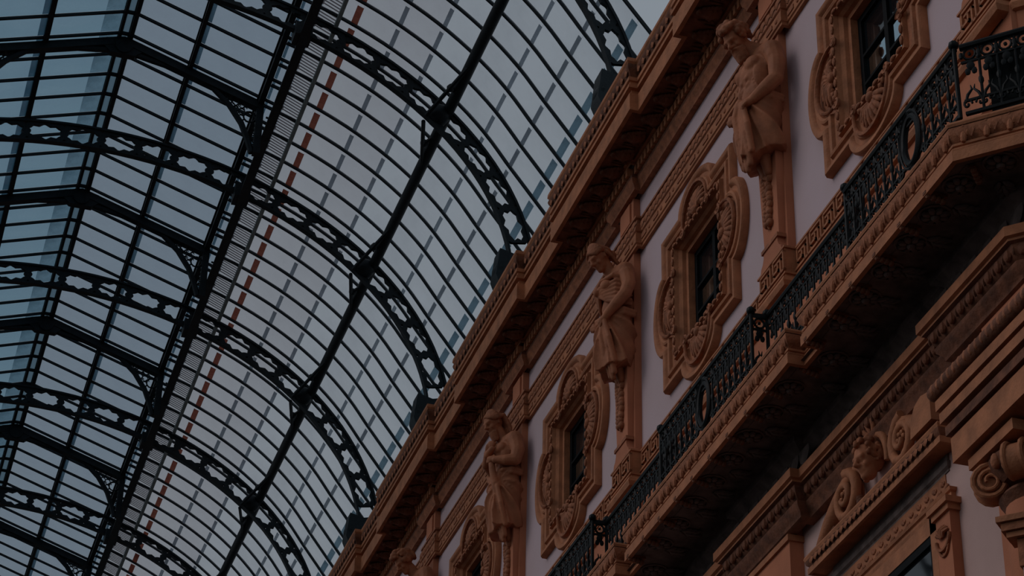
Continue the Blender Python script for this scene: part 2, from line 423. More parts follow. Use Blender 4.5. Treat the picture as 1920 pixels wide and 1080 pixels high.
capm = MB(); capm.box((-LR, -CELL/2+.03, RZ-26+0.02), (LR, CELL/2-.03, RZ-26+0.03)); ML.append(capm.mesh('pane', [LAP_B], (0,0,0), 0))
for r, me in enumerate(ML):
    for j in range(49): inst('pane', me, lan, (XC, LY0+CELL*(j+0.5), 26.0))
def lbeam(label, x, z, w, h):
    r = thing('lantern_beam', (x, 31.0, z), label, 'roof beam'); b = MB()
    b.box((x-w/2, 28, z-h/2), (x+w/2, 64, z+h/2)); b.box((x-w*.8, 28, z+h/2), (x+w*.8, 64, z+h/2+.02)); part('beam', b, IRON, r, 0)
lbeam('slim black beam along the right edge of the lantern ridge', XC+LR, RZ-0.02, 0.07, 0.09)
lbeam('slim black beam along the left edge of the lantern ridge', XC-LR, RZ-0.02, 0.05, 0.08)
lbeam('slim black beam halfway down the right slope of the lantern', XC+1.25, slope(1.25)-0.03, 0.07, 0.08)
lbeam('slim black beam halfway down the left slope of the lantern', XC-1.40, slope(1.40)-0.03, 0.07, 0.08)
lbeam('black beam along the right eave of the lantern above its narrow upright panes', XC+LE, EZ-0.03, 0.10, 0.11)
lbeam('black beam along the left eave of the lantern', XC-LE, EZ-0.03, 0.10, 0.11)
# --- lantern trusses with lace spandrels
def truss_parts(r):
    y = ORG[r.name].y
    for s in (1, -1):
        b = MB(); b.bar((XC+s*0.05, y, RZ-0.10), (XC+s*LE, y, EZ-0.10), 0.16, 0.16); part('rafter', b, IRON, r, 0)
        b = MB(); b.box((min(XC+s*2.55, XC+s*2.68), y-0.07, 24.86), (max(XC+s*2.55, XC+s*2.68), y+0.07, EZ)); part('post', b, IRON, r, 0)
        cur = [(XC+s*d, y, z) for d, z in ((0.2, 26.56), (0.5, 26.50), (0.85, 26.44), (1.2, 26.37), (1.5, 26.27), (1.72, 26.15), (2.05, 25.84), (2.3, 25.48), (2.44, 25.15), (2.53, 24.88))]
        b = MB(); b.tube(cur, 0.058, 6); part('curved_tie', b, IRON, r, 40)
        sp = MB()
        def low(d): 
            for (d0, z0), (d1, z1) in zip(((1.5, 26.27), (1.72, 26.15), (2.05, 25.84), (2.3, 25.48), (2.44, 25.15)), ((1.72, 26.15), (2.05, 25.84), (2.3, 25.48), (2.44, 25.15), (2.53, 24.88))):
                if d <= d1: return z0+(z1-z0)*(d-d0)/(d1-d0)
            return 24.88
        for d in (1.82, 1.93, 2.04, 2.16, 2.28):
            t_, b_ = slope(d)-0.17, low(d)+0.03; rr = max(0.03, min(0.065, (t_-b_)/4)); nn = max(1, round((t_-b_)/(2*rr+.02)))
            for k in range(nn):
                zc_ = b_+(t_-b_)*(k+.5)/nn
                sp.tube([(XC+s*(d+rr*math.cos(a)), y, zc_+rr*math.sin(a)) for a in [2*PI*q/10 for q in range(10)]], 0.013, 4, True)
                sp.tube([(XC+s*(d+0.05+0.05*math.cos(a)*(1-q/9)), y, zc_-rr+0.05*math.sin(a)*(1-q/9)) for q, a in enumerate([q*0.7 for q in range(9)])], 0.011, 4)
        sp.tube([(XC+s*(2.44+0.115*math.cos(a)), y, 25.66+0.115*math.sin(a)) for a in [2*PI*k/12 for k in range(12)]], 0.022, 4, True)
        for k in range(6):
            z = 25.5-k*0.10; sp.tube([(XC+s*2.57, y, z), (XC+s*(2.46+0.012*k), y, z+0.05), (XC+s*2.57, y, z+0.09)], 0.013, 4)
        part('lace_spandrel', sp, IRON, r, 0)
        so_ = MB()
        for k in range(4):
            z = EZ-0.42-k*0.12; so_.tube([(XC+s*2.74, y, z), (XC+s*2.86, y, z-0.03), (XC+s*2.74, y, z-0.11)], 0.016, 4)
        so_.tube([(XC+s*2.74, y, EZ-.3), (XC+s*2.92, y, EZ-.36)], 0.02, 4)
        part('outer_lace', so_, IRON, r, 0)
    g = MB(); g.prism([(XC-0.42, RZ-0.22), (XC-0.34, RZ-0.10), (XC, RZ+0.0), (XC+0.34, RZ-0.10), (XC+0.42, RZ-0.22), (XC+0.22, RZ-0.40), (XC-0.22, RZ-0.40)], 'y', y-0.07, y+0.07)
    g.cone((XC, y-0.10, RZ-0.22), (XC, y+0.10, RZ-0.22), 0.16, 0.16, 14); part('ridge_gusset', g, IRON, r, 0)
TW = ['topmost one, ridge joint in the upper left', 'second from the top', 'third from the top', 'fourth from the top', 'lowest one at the bottom left']
T0 = thing('lantern_truss', (XC, 35.2, 25.3), 'black iron lantern truss with lacy corner brackets, '+TW[0], 'roof truss', 'lantern trusses')
truss_parts(T0)
for n in range(1, 5): copy_tree(T0, BAY*n, 'black iron lantern truss with lacy corner brackets, '+TW[n])
# ================================================================== FACADE: walls
wall = thing('wall_right', (WX, 40.0, 12.0), kind='structure')
PW = plan(0, 0.3)
m = MB(); ys_ = [YC]     # plaster with a hole for every window
for n in range(0, 5): ys_ += [yw(n)-.80, yw(n)+.80]
ys_.append(YEND)
for i in range(len(ys_)-1):
    a, b = ys_[i], ys_[i+1]
    for z0, z1 in (((12.3, 19.1),) if i % 2 == 0 else ((12.3, 15.56), (17.20, 19.1))):
        m.add([(WX, a, z0), (WX, b, z0), (WX, b, z1), (WX, a, z1)], [(0, 1, 2, 3)])
m.add([(WX, YC, 12.3), (WX, YC, 19.1), (WX+3, YC-3, 19.1), (WX+3, YC-3, 12.3)], [(0, 1, 2, 3)])
part('upper_plaster', m, PLASTER, wall, 0)
m = MB(); mould(m, [(0.05, 14.42), (0.06, 14.38), (0.06, 13.60), (0.0, 13.55)], plan(0.06, 0.40)); part('plinth_band', m, OCHRE, wall, 0)
m = MB(); mould(m, [(0.20, 11.6), (0.20, -H)], PW); part('lower_plaster', m, PLASTER_L, wall, 0)
m = MB(); mould(m, [(0.58, 20.24), (-3.5, 20.24)], plan(0.12, 1.2)); part('gutter_roof', m, ZINC, wall, 0)
m = MB(); m.prism([(x, y) for x, y in ((WX+0.02, YC), (WX+3.0, YC-3.0), (WX+4, YEND), (WX+0.02, YEND))], 'z', 18.99, 19.0); part('room_ceiling', m, ROOMD, wall, 0)

# ================================================================== main cornice under the roof
def eye_leaf(w, h, d):       # a small bulging leaf, outward along -x
    mb = MB(); vs = []; fs = []
    for j, (tz, ww, dd) in enumerate(((0, .9, .3), (.35, 1.0, .75), (.7, .75, 1.0), (1.0, .12, .9))):
        for k in (-1, -0.45, 0, 0.45, 1): vs.append((-dd*d*(1-0.55*abs(k)-(0.25 if abs(k) == 0.45 and j < 3 else 0)), k*ww*w/2, -tz*h))
    for j in range(3):
        for k in range(4): a = j*5+k; fs.append((a, a+1, a+6, a+5))
    return mb.add(vs, fs)
PC = plan(0.12, 1.20); PN = plan(0.08, 0.42)
tr1 = thing('trim_1', (WX-0.5, 40.0, 19.5), kind='structure')
m = MB(); mould(m, [(0.40, 20.25), (0.60, 20.23), (0.605, 20.17), (0.585, 20.14)], PC); part('cornice_lip', m, TERRA, tr1, 20)
m = MB(); mould(m, [(0.585, 20.14), (0.60, 20.09), (0.585, 20.04), (0.555, 19.99), (0.54, 19.93)], PC); part('leaf_cyma', m, SHADE_TERRA, tr1, 40)
m = MB(); mould(m, [(0.54, 19.93), (0.575, 19.92), (0.575, 19.86), (0.55, 19.85), (0.55, 19.80), (0.575, 19.79), (0.575, 19.74), (0.52, 19.73), (0.52, 19.66)], PC); part('fillets', m, TERRA, tr1, 10)
m = MB(); mould(m, [(0.52, 19.66), (0.56, 19.65), (0.56, 19.37), (0.50, 19.37), (0.50, 19.41)], PC); part('corona', m, TERRA, tr1, 10)
m = MB(); mould(m, [(0.50, 19.41), (0.05, 19.41)], PC); part('soffit', m, SHADE_TERRA, tr1, 10)
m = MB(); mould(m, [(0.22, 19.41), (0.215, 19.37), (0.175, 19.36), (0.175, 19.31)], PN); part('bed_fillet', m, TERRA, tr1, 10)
m = MB(); mould(m, [(0.10, 19.33), (0.10, 19.18), (0.145, 19.17), (0.14, 19.13)], PN); part('dentil_ground', m, SHADE_TERRA, tr1, 10)
m = MB(); mould(m, [(0.14, 19.13), (0.125, 19.06), (0.09, 19.02), (0.085, 18.97), (0.0, 18.97)], PN); part('bed_moulding', m, TERRA_D, tr1, 40)
me = MB().box((-0.085, -0.036, -0.135), (0.02, 0.036, 0.0)).mesh('dentil', TERRA)
for x, y, rz in stations(PN, 0.10, 0.132, 17.5, 46.5): inst('dentil', me, tr1, (x, y, 19.325), rz)
lf = eye_leaf(0.16, 0.15, 0.04).mesh('leaf', TERRA_D)
for x, y, rz in stations(PC, 0.565, 0.17, 22.0, 47): inst('leaf', lf, tr1, (x, y, 20.12), rz)
bl = MB()                    # acanthus bracket hanging under the soffit
for k in range(5):
    q = k/4; bl.ell((-0.02-0.22*q, 0, -0.03-0.025*math.sin(q*3)), (0.06, 0.15-0.10*q, 0.035), 8, 5, Matrix.Rotation(0.25, 3, 'Y'))
    for s_ in (-1, 1): bl.ell((-0.03-0.18*q, s_*(0.15-0.09*q), -0.035), (0.05, 0.035, 0.028), 6, 4, Matrix.Rotation(s_*0.7, 3, 'Z'))
bl.ell((-0.27, 0, -0.06), (0.035, 0.05, 0.03), 7, 5)
for s_ in (-1, 1): bl.ell((-0.10, s_*0.20, -0.02), (0.12, 0.02, 0.02), 6, 4)
blm = bl.mesh('acanthus_bracket', SHADE_TERRA)
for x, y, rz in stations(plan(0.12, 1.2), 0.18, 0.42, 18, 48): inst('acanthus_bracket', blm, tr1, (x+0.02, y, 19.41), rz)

# ================================================================== carved band below the frieze
tr2 = thing('trim_2', (WX-0.1, 40.0, 18.3), kind='structure')
m = MB(); mould(m, [(0.0, 18.555), (0.06, 18.55), (0.06, 18.515), (0.03, 18.50), (0.035, 18.42), (0.065, 18.36), (0.07, 18.29), (0.05, 18.275), (0.05, 18.255)], PN); part('carved_moulding', m, TERRA_D, tr2, 40)
m = MB(); mould(m, [(0.05, 18.255), (0.062, 18.25), (0.062, 18.10), (0.045, 18.09), (0.045, 18.05), (0.0, 18.045)], PN); part('studded_fascia', m, TERRA, tr2, 10)
lf2 = eye_leaf(0.13, 0.15, 0.05).mesh('leaf', TERRA_D)
for x, y, rz in stations(PN, 0.05, 0.15, 17.2, 44): inst('leaf', lf2, tr2, (x, y, 18.47), rz)
sd = MB(); sd.ell((0, 0, 0), (0.02, 0.045, 0.035), 8, 5); sd.box((-0.012, 0.12, -0.03), (0.01, 0.30, 0.03)); sd = sd.mesh('stud', TERRA_D)
for x, y, rz in stations(PN, 0.062, 0.46, 17.2, 46): inst('stud', sd, tr2, (x, y-0.1, 18.175), rz)

# ================================================================== Greek key band
tr3 = thing('trim_3', (WX-0.1, 40.0, 14.7), kind='structure')
PK = plan(0.14, 0.33)
m = MB(); mould(m, [(0.0, 14.885), (0.07, 14.88), (0.07, 14.855), (0.05, 14.85), (0.05, 14.535), (0.07, 14.53), (0.07, 14.505), (0.05, 14.50), (0.06, 14.47), (0.10, 14.44), (0.12, 14.38), (0.10, 14.32), (0.05, 14.30), (0.0, 14.30)], PK); part('band', m, TERRA, tr3, 30)
def keymesh(L, h, w):
    mb = MB(); z0 = -h/2; y0 = -L/2; d = 0.028
    segs = [(0, 0, 0, 1), (0, 1, .80, 1), (.80, 1, .80, .36), (.80, .36, .40, .36), (.40, .36, .40, .68), (.20, 0, 1.0, 0), (.20, 0, .20, .68), (.20, .68, .60, .68)]
    for a, b, c, e in ((0, 0, 0, 1), (0, 1, .82, 1), (.82, 1, .82, .34), (.82, .34, .46, .34), (.46, .34, .46, .66), (.0, 0, 1.0, 0), (.23, .0, .23, .72), (.23, .72, .64, .72)):
        p0 = (min(a, c)*L+y0-w/2, min(b, e)*h+z0-w/2); p1 = (max(a, c)*L+y0+w/2, max(b, e)*h+z0+w/2)
        mb.box((-d, p0[0], p0[1]), (0.005, p1[0], p1[1]))
    return mb.mesh('key_unit', TERRA)
kme = keymesh(0.36, 0.245, 0.030)
for x, y, rz in stations(PK, 0.05, 0.36, 14.6, 47): inst('key_unit', kme, tr3, (x, y, 14.69), rz)

# ================================================================== pilasters ending in tapering herm shafts
def pilaster_parts(r):
    y = ORG[r.name].y
    m = MB(); m.box((WX-0.10, y-0.28, 14.30), (WX+0.02, y+0.28, 18.97)); part('back_pilaster', m, OCHRE, r, 0)
    m = MB(); m.box((WX-0.125, y-0.19, 18.60), (WX-0.1, y+0.19, 18.93)); part('frieze_panel', m, OCHRE, r, 0)
    m = MB()
    for z, w, d in ((16.35, 0.26, 0.20), (15.7, 0.235, 0.19), (15.14, 0.215, 0.18)):
        m.v += [(WX-d, y-w, z), (WX-d, y+w, z), (WX-0.09, y+w, z), (WX-0.09, y-w, z)]
    for k in range(2): m.f += [(k*4+i, k*4+(i+1) % 4, k*4+4+(i+1) % 4, k*4+4+i) for i in range(4)]; m.m += [0]*4
    m.f += [(0, 1, 2, 3), (8, 9, 10, 11)]; m.m += [0, 0]
    part('herm_shaft', m, OCHRE, r, 0)
    m = MB(); m.box((WX-0.215, y-0.24, 15.11), (WX-0.09, y+0.24, 15.16)); part('base_fillet', m, TERRA_D, r, 0)
    m = MB()                  # foot with side scrolls
    pr = [(-0.20, 15.12), (0.20, 15.12), (0.21, 15.05), (0.24, 14.99), (0.29, 14.95), (0.31, 14.90), (0.31, 14.87), (-0.31, 14.87), (-0.31, 14.90), (-0.29, 14.95), (-0.24, 14.99), (-0.21, 15.05)]
    m.prism([(y+a, b) for a, b in pr], 'x', WX-0.20, WX-0.05); part('scrolled_foot', m, OCHRE, r, 0)
    m = MB()                  # hanging garland on the shaft
    rr = random.Random(3)
    for k in range(13):
        z = 16.12-0.058*k; w = 0.10-0.004*k
        for s in (-1, 1): m.ell((WX-0.205, y+s*w*rr.uniform(.4, 1), z+rr.uniform(-.02, .02)), (0.055, 0.05, 0.055), 7, 5)
        m.ell((WX-0.215, y+rr.uniform(-.03, .03), z-0.02), (0.05, 0.035, 0.035), 7, 5)
    m.ell((WX-0.20, y, 15.40), (0.03, 0.03, 0.07), 7, 5)
    part('garland', m, TERRA_D, r, 60)
PL = ['behind the nearest statue', 'behind the woman statue', 'behind the old man statue', 'behind the statue cut off by the lower edge']
p0_ = thing('pilaster', (WX-0.1, yp(0), 14.3), 'orange wall pilaster with garlanded tapering shaft '+PL[0], 'pilaster', 'pilasters carrying the statues')
pilaster_parts(p0_)
for n in range(1, 4): copy_tree(p0_, BAY*n, 'orange wall pilaster with garlanded tapering shaft '+PL[n])
copy_tree(p0_, -BAY, 'orange pilaster foot at the top right corner above the key band')
copy_tree(p0_, BAY*4, 'orange wall pilaster furthest along the facade, below the frame edge')

# ================================================================== windows with carved quatrefoil frames
def contour(off, hy=1.25, hz=1.16, bl_=0.34, ll=0.60, n=26):
    a, c = hy-off, hz-off; L = ll-off*0.75; pts = []
    us = [math.cos(PI*(1-i/n)) for i in range(n+1)]      # denser at the lobe ends
    def side(p, q, nr, half):
        d = Vector(q)-Vector(p); ln = d.length; d /= ln
        ts = [-half] + [-half+(half-L)*k/3 for k in (1, 2)] + [u*L for u in us] + [L+(half-L)*k/3 for k in (1, 2)]
        mid = (Vector(p)+Vector(q))/2
        for t in ts:
            e = max(0, 1-(t/L)**2) if abs(t) <= L else 0
            pts.append(mid+d*t+Vector(nr)*(bl_*e**0.5))
    side((-a, c), (a, c), (0, 1), a); side((a, c), (a, -c), (1, 0), c); side((a, -c), (-a, -c), (0, -1), a); side((-a, -c), (-a, c), (-1, 0), c)
    return pts
def rectc(hy, hz, ref):
    out = []; n4 = len(ref)//4
    cs = [((-hy, hz), (hy, hz)), ((hy, hz), (hy, -hz)), ((hy, -hz), (-hy, -hz)), ((-hy, -hz), (-hy, hz))]
    for s in range(4):
        p, q = Vector(cs[s][0]), Vector(cs[s][1])
        for k in range(n4): out.append(p+(q-p)*(k/n4))
    return out
def window_parts(r):
    y, zc = ORG[r.name].y, 16.38
    def ring_mesh(rings):
        mb = MB(); n = len(rings[0][1])
        for x, c in rings: mb.v += [(x, y+p[0], zc+p[1]) for p in c]
        for j in range(len(rings)-1):
            for i in range(n): mb.f.append((j*n+i, j*n+(i+1) % n, (j+1)*n+(i+1) % n, (j+1)*n+i)); mb.m.append(0)
        return mb
    C = contour
    part('moulded_surround', ring_mesh([(WX, C(0)), (WX-0.07, C(0)), (WX-0.10, C(.02)), (WX-0.10, C(.06)), (WX-0.085, C(.08)), (WX-0.055, C(.10)), (WX-0.055, C(.15)), (WX-0.09, C(.165)), (WX-0.10, C(.19)), (WX-0.085, C(.22)), (WX-0.045, C(.235)), (WX-0.04, C(.27))]), TERRA, r, 40)
    ref = C(.27)
    part('carved_field', ring_mesh([(WX-0.04, ref), (WX-0.035, rectc(.86, .87, ref))]), TERRA_D, r, 0)
    part('inner_rim', ring_mesh([(WX-0.035, rectc(.86, .87, ref)), (WX-0.09, rectc(.85, .86, ref)), (WX-0.09, rectc(.80, .81, ref)), (WX-0.03, rectc(.78, .80, ref)), (WX+0.01, rectc(.74, .77, ref)), (WX+0.06, rectc(.73, .76, ref)), (WX+0.07, rectc(.68, .71, ref))]), TERRA, r, 0)
    part('reveal', ring_mesh([(WX+0.07, rectc(.68, .71, ref)), (WX+0.24, rectc(.68, .71, ref))]), TERRA, r, 0)
    lm = MB()
    for s in range(4):
        hh = (.82, .83)[s % 2]; ho = (.83, .82)[s % 2]
        for k in range(11):
            t = (-1+2*(k+.5)/11)*hh
            p = [(t, ho), (ho, t), (t, -ho), (-ho, t)][s]
            lm.ell((WX-0.10, y+p[0], zc+p[1]), (0.022, 0.064 if s % 2 == 0 else 0.028, 0.028 if s % 2 == 0 else 0.064), 7, 4)
    part('leaf_edging', lm, TERRA_D, r, 60)
    for s in range(4):        # a shell in each lobe
        sh = MB()
        ang = [PI/2, 0, -PI/2, PI][s]; base = [(0, .92), (.92, 0), (0, -.92), (-.92, 0)][s]
        lat = Vector((-math.sin(ang), math.cos(ang))); rad = Vector((math.cos(ang), math.sin(ang)))
        for k in range(9):
            a = -1.25+2.5*k/8
            d = rad*math.cos(a)+lat*math.sin(a)*1.0
            pts = [(WX-0.05-0.05*math.sin(PI*min(1, q+.15)), y+base[0]+d.x*(0.05+.28*q), zc+base[1]+d.y*(0.05+.28*q)) for q in (0, .35, .7, 1)]
            sh.tube(pts, [0.022, 0.034, 0.042, 0.022], 6)
        rim = [(WX-0.10, y+base[0]+(rad*math.cos(a)*.40+lat*math.sin(a)*.43).x, zc+base[1]+(rad*math.cos(a)*.40+lat*math.sin(a)*.43).y) for a in [-1.75+3.5*k/18 for k in range(19)]]
        sh.tube(rim, [0.018+0.014*math.sin(PI*k/18) for k in range(19)], 6)
        for sg in (-1, 1):
            c = Vector(base)+lat*sg*.42-rad*.10
            sp = [(WX-0.10, y+c.x+.075*(1-k/12)*math.cos(sg*k*.75), zc+c.y+.075*(1-k/12)*math.sin(sg*k*.75)) for k in range(11)]
            sh.tube(sp, 0.024, 5)
            for q in range(3):
                e = Vector(base)+lat*sg*(.30-.07*q)-rad*(.02-.03*q); sh.ell((WX-0.075, y+e.x, zc+e.y), (0.04, 0.04, 0.04), 6, 5)
        sh.ell((WX-0.09, y+base[0], zc+base[1]), (0.06, 0.07, 0.07), 8, 6)
        part('shell_ornament', sh, TERRA_D, r, 60)
    fx = WX+0.20
    sa = MB()
    for a, b in (((-.68, -.71), (-.60, .71)), ((.60, -.71), (.68, .71)), ((-.60, .63), (.60, .71)), ((-.60, -.71), (.60, -.60)), ((-.045, -.60), (.045, .63)), ((-.60, .12), (-.045, .155)), ((.045, .12), (.60, .155)), ((-.60, -.27), (-.045, -.235)), ((.045, -.27), (.60, -.235))):
        sa.box((fx-0.04, y+a[0], zc+a[1]), (fx+0.04, y+b[0], zc+b[1]))
    sash = part('sash', sa, WOODF, r, 0)
    for s, (a, b) in enumerate((((-.60), -.045), (.045, .60))):
        for z0, z1 in ((-.60, -.27), (-.235, .12), (.155, .63)):
            pn = MB(); pn.box((fx-0.004, y+a, zc+z0), (fx+0.004, y+b, zc+z1)); part('pane', pn, PANE_R if (r.name == 'window_1' and z0 < 0.1) else PANE, sash, 0)
    rm = MB(); rm.box((fx+0.3, y-1.2, zc-1.2), (fx+0.34, y+1.2, zc+1.2)); part('dark_room', rm, ROOMD, r, 0)
w0 = thing('window_1', (WX, yw(0), 15.2), kind='structure'); window_parts(w0)
for n in range(1, 5):
    c = copy_tree(w0, BAY*n); c.name = 'window_%d' % (n+1); ORG[c.name] = ORG['window_1']+Vector((0, BAY*n, 0))
# ================================================================== BALCONY
PB = plan(0.18, 1.47)
bal = thing('balcony', (WX-0.9, 30.0, 12.0), 'long brown stone balcony with egg moulding and dark rosetted underside below the windows', 'balcony')
m = MB(); mould(m, [(0.0, 12.44), (0.93, 12.42), (0.985, 12.41), (0.995, 12.385), (0.985, 12.36)], PB); part('slab_edge', m, TERRA, bal, 20)
m = MB(); mould(m, [(0.975, 12.36), (0.985, 12.33), (0.965, 12.27), (0.925, 12.225), (0.915, 12.21)], PB); part('egg_band', m, TERRA_D, bal, 40)
m = MB(); mould(m, [(0.915, 12.21), (0.945, 12.205), (0.945, 12.18), (0.93, 12.175), (0.93, 12.155), (0.955, 12.15), (0.955, 12.135), (0.935, 12.13)], PB); part('fillets', m, TERRA, bal, 10)
m = MB(); mould(m, [(0.935, 12.13), (0.965, 12.125), (0.965, 12.015), (0.92, 12.01), (0.92, 12.05)], PB); part('corona', m, TERRA, bal, 10)
PB2 = plan(0.06, 1.47)
m = MB(); mould(m, [(0.92, 12.05), (0.80, 12.06)], PB); mould(m, [(0.88, 12.055), (0.50, 12.06)], plan(0.10, 1.47)); mould(m, [(1.0, 12.07), (0.30, 12.07)], plan(0.0, 1.0)); part('soffit', m, SHADE_STONE, bal, 10)
eg = MB()
for q, (yy, zz, tilt) in enumerate(((-0.05, 0.01, 0.5), (0.04, 0.0, -0.45), (0.0, -0.05, 0.1))):
    eg.ell((-0.005*q, yy, zz), (0.035, 0.032, 0.062), 8, 5, Matrix.Rotation(tilt, 3, 'X'))
eg.ell((-0.02, -0.01, 0.045), (0.025, 0.03, 0.022), 6, 4); eg.tube([(-0.01, -0.085, 0.06), (-0.02, -0.10, 0.0), (-0.01, -0.07, -0.06)], [0.012, 0.018, 0.01], 5)
eg = eg.mesh('leaf_tongue', TERRA_D)
for x, y, rz in stations(PB, 0.945, 0.21, 14.2, 33.5): inst('leaf_tongue', eg, bal, (x, y, 12.295), rz)
ro = MB()
for k in range(8):
    a = k*PI/4; ro.ell((0.085*math.cos(a), 0.085*math.sin(a), -0.02), (0.05, 0.035, 0.03), 7, 4, Matrix.Rotation(a, 3, 'Z'))
ro.ell((0, 0, -0.035), (0.045, 0.045, 0.04), 8, 5); ro.tube([(0.15*math.cos(a), 0.15*math.sin(a), -0.005) for a in [2*PI*k/14 for k in range(14)]], 0.014, 4, True)
rom = ro.mesh('rosette', SHADE_STONE)
bk = MB()
for k in range(4): bk.ell((-0.06+0.045*k, 0, -0.035-0.012*k), (0.032, 0.035, 0.035), 7, 5)
bk.box((-0.10, -0.03, -0.03), (0.12, 0.03, 0.0)); bkm = bk.mesh('bracket_drop', SHADE_TERRA)
lfm = MB()
for k in range(3):
    for s in (-1, 1): lfm.ell((0.06*k, s*0.05, -0.02), (0.07, 0.025, 0.03), 7, 4, Matrix.Rotation(s*0.6, 3, 'Z'))
lfm.ell((0.1, 0, -0.03), (0.12, 0.03, 0.035), 7, 4); lfm = lfm.mesh('soffit_leaf', SHADE_STONE)
PS = plan(0.18, 1.47)
for x, y, rz in stations(PS, 0.72, 0.50, 14.3, 33): inst('rosette', rom, bal, (x, y, 12.055), rz)
for x, y, rz in stations(PS, 0.87, 0.50, 14.3, 33): inst('bracket_drop', bkm, bal, (x, y+0.25, 12.055), rz)
for x, y, rz in stations(PS, 0.56, 0.50, 14.3, 33): inst('soffit_leaf', lfm, bal, (x, y+0.25, 12.06), rz)
# bed mouldings below the balcony
tr4 = thing('trim_4', (WX-0.4, 40.0, 11.5), kind='structure')
PL4 = plan(0.10, 0.62)
m = MB(); mould(m, [(0.36, 12.075), (0.35, 12.0), (0.26, 11.95), (0.22, 11.85), (0.22, 11.70), (0.26, 11.64), (0.44, 11.62)], PL4); part('leaf_cove', m, SHADE_STONE, tr4, 40)
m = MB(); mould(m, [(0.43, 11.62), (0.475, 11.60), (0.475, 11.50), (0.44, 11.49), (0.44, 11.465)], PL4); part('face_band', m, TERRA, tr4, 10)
m = MB(); mould(m, [(0.44, 11.465), (0.40, 11.45), (0.39, 11.40), (0.36, 11.34), (0.33, 11.31)], PL4); part('egg_ground', m, SHADE_TERRA, tr4, 40)
m = MB(); mould(m, [(0.33, 11.31), (0.36, 11.30), (0.35, 11.25), (0.30, 11.20), (0.29, 11.15), (0.26, 11.13), (0.18, 11.13)], PL4); part('lower_moulding', m, SHADE_TERRA, tr4, 40)
eg2 = MB(); eg2.ell((0, 0, 0), (0.04, 0.055, 0.06), 8, 6); eg2.ell((0, 0.09, 0.005), (0.02, 0.014, 0.05), 5, 4); eg2 = eg2.mesh('egg', SHADE_TERRA)
for x, y, rz in stations(PL4, 0.385, 0.18, 15.0, 30): inst('egg', eg2, tr4, (x, y, 11.39), rz)
lf3 = eye_leaf(0.27, 0.20, 0.012).mesh('leaf', SHADE_STONE)
for x, y, rz in stations(PL4, 0.50, 0.26, 15.0, 30): inst('leaf', lf3, tr4, (x+0.25, y, 11.93), rz)

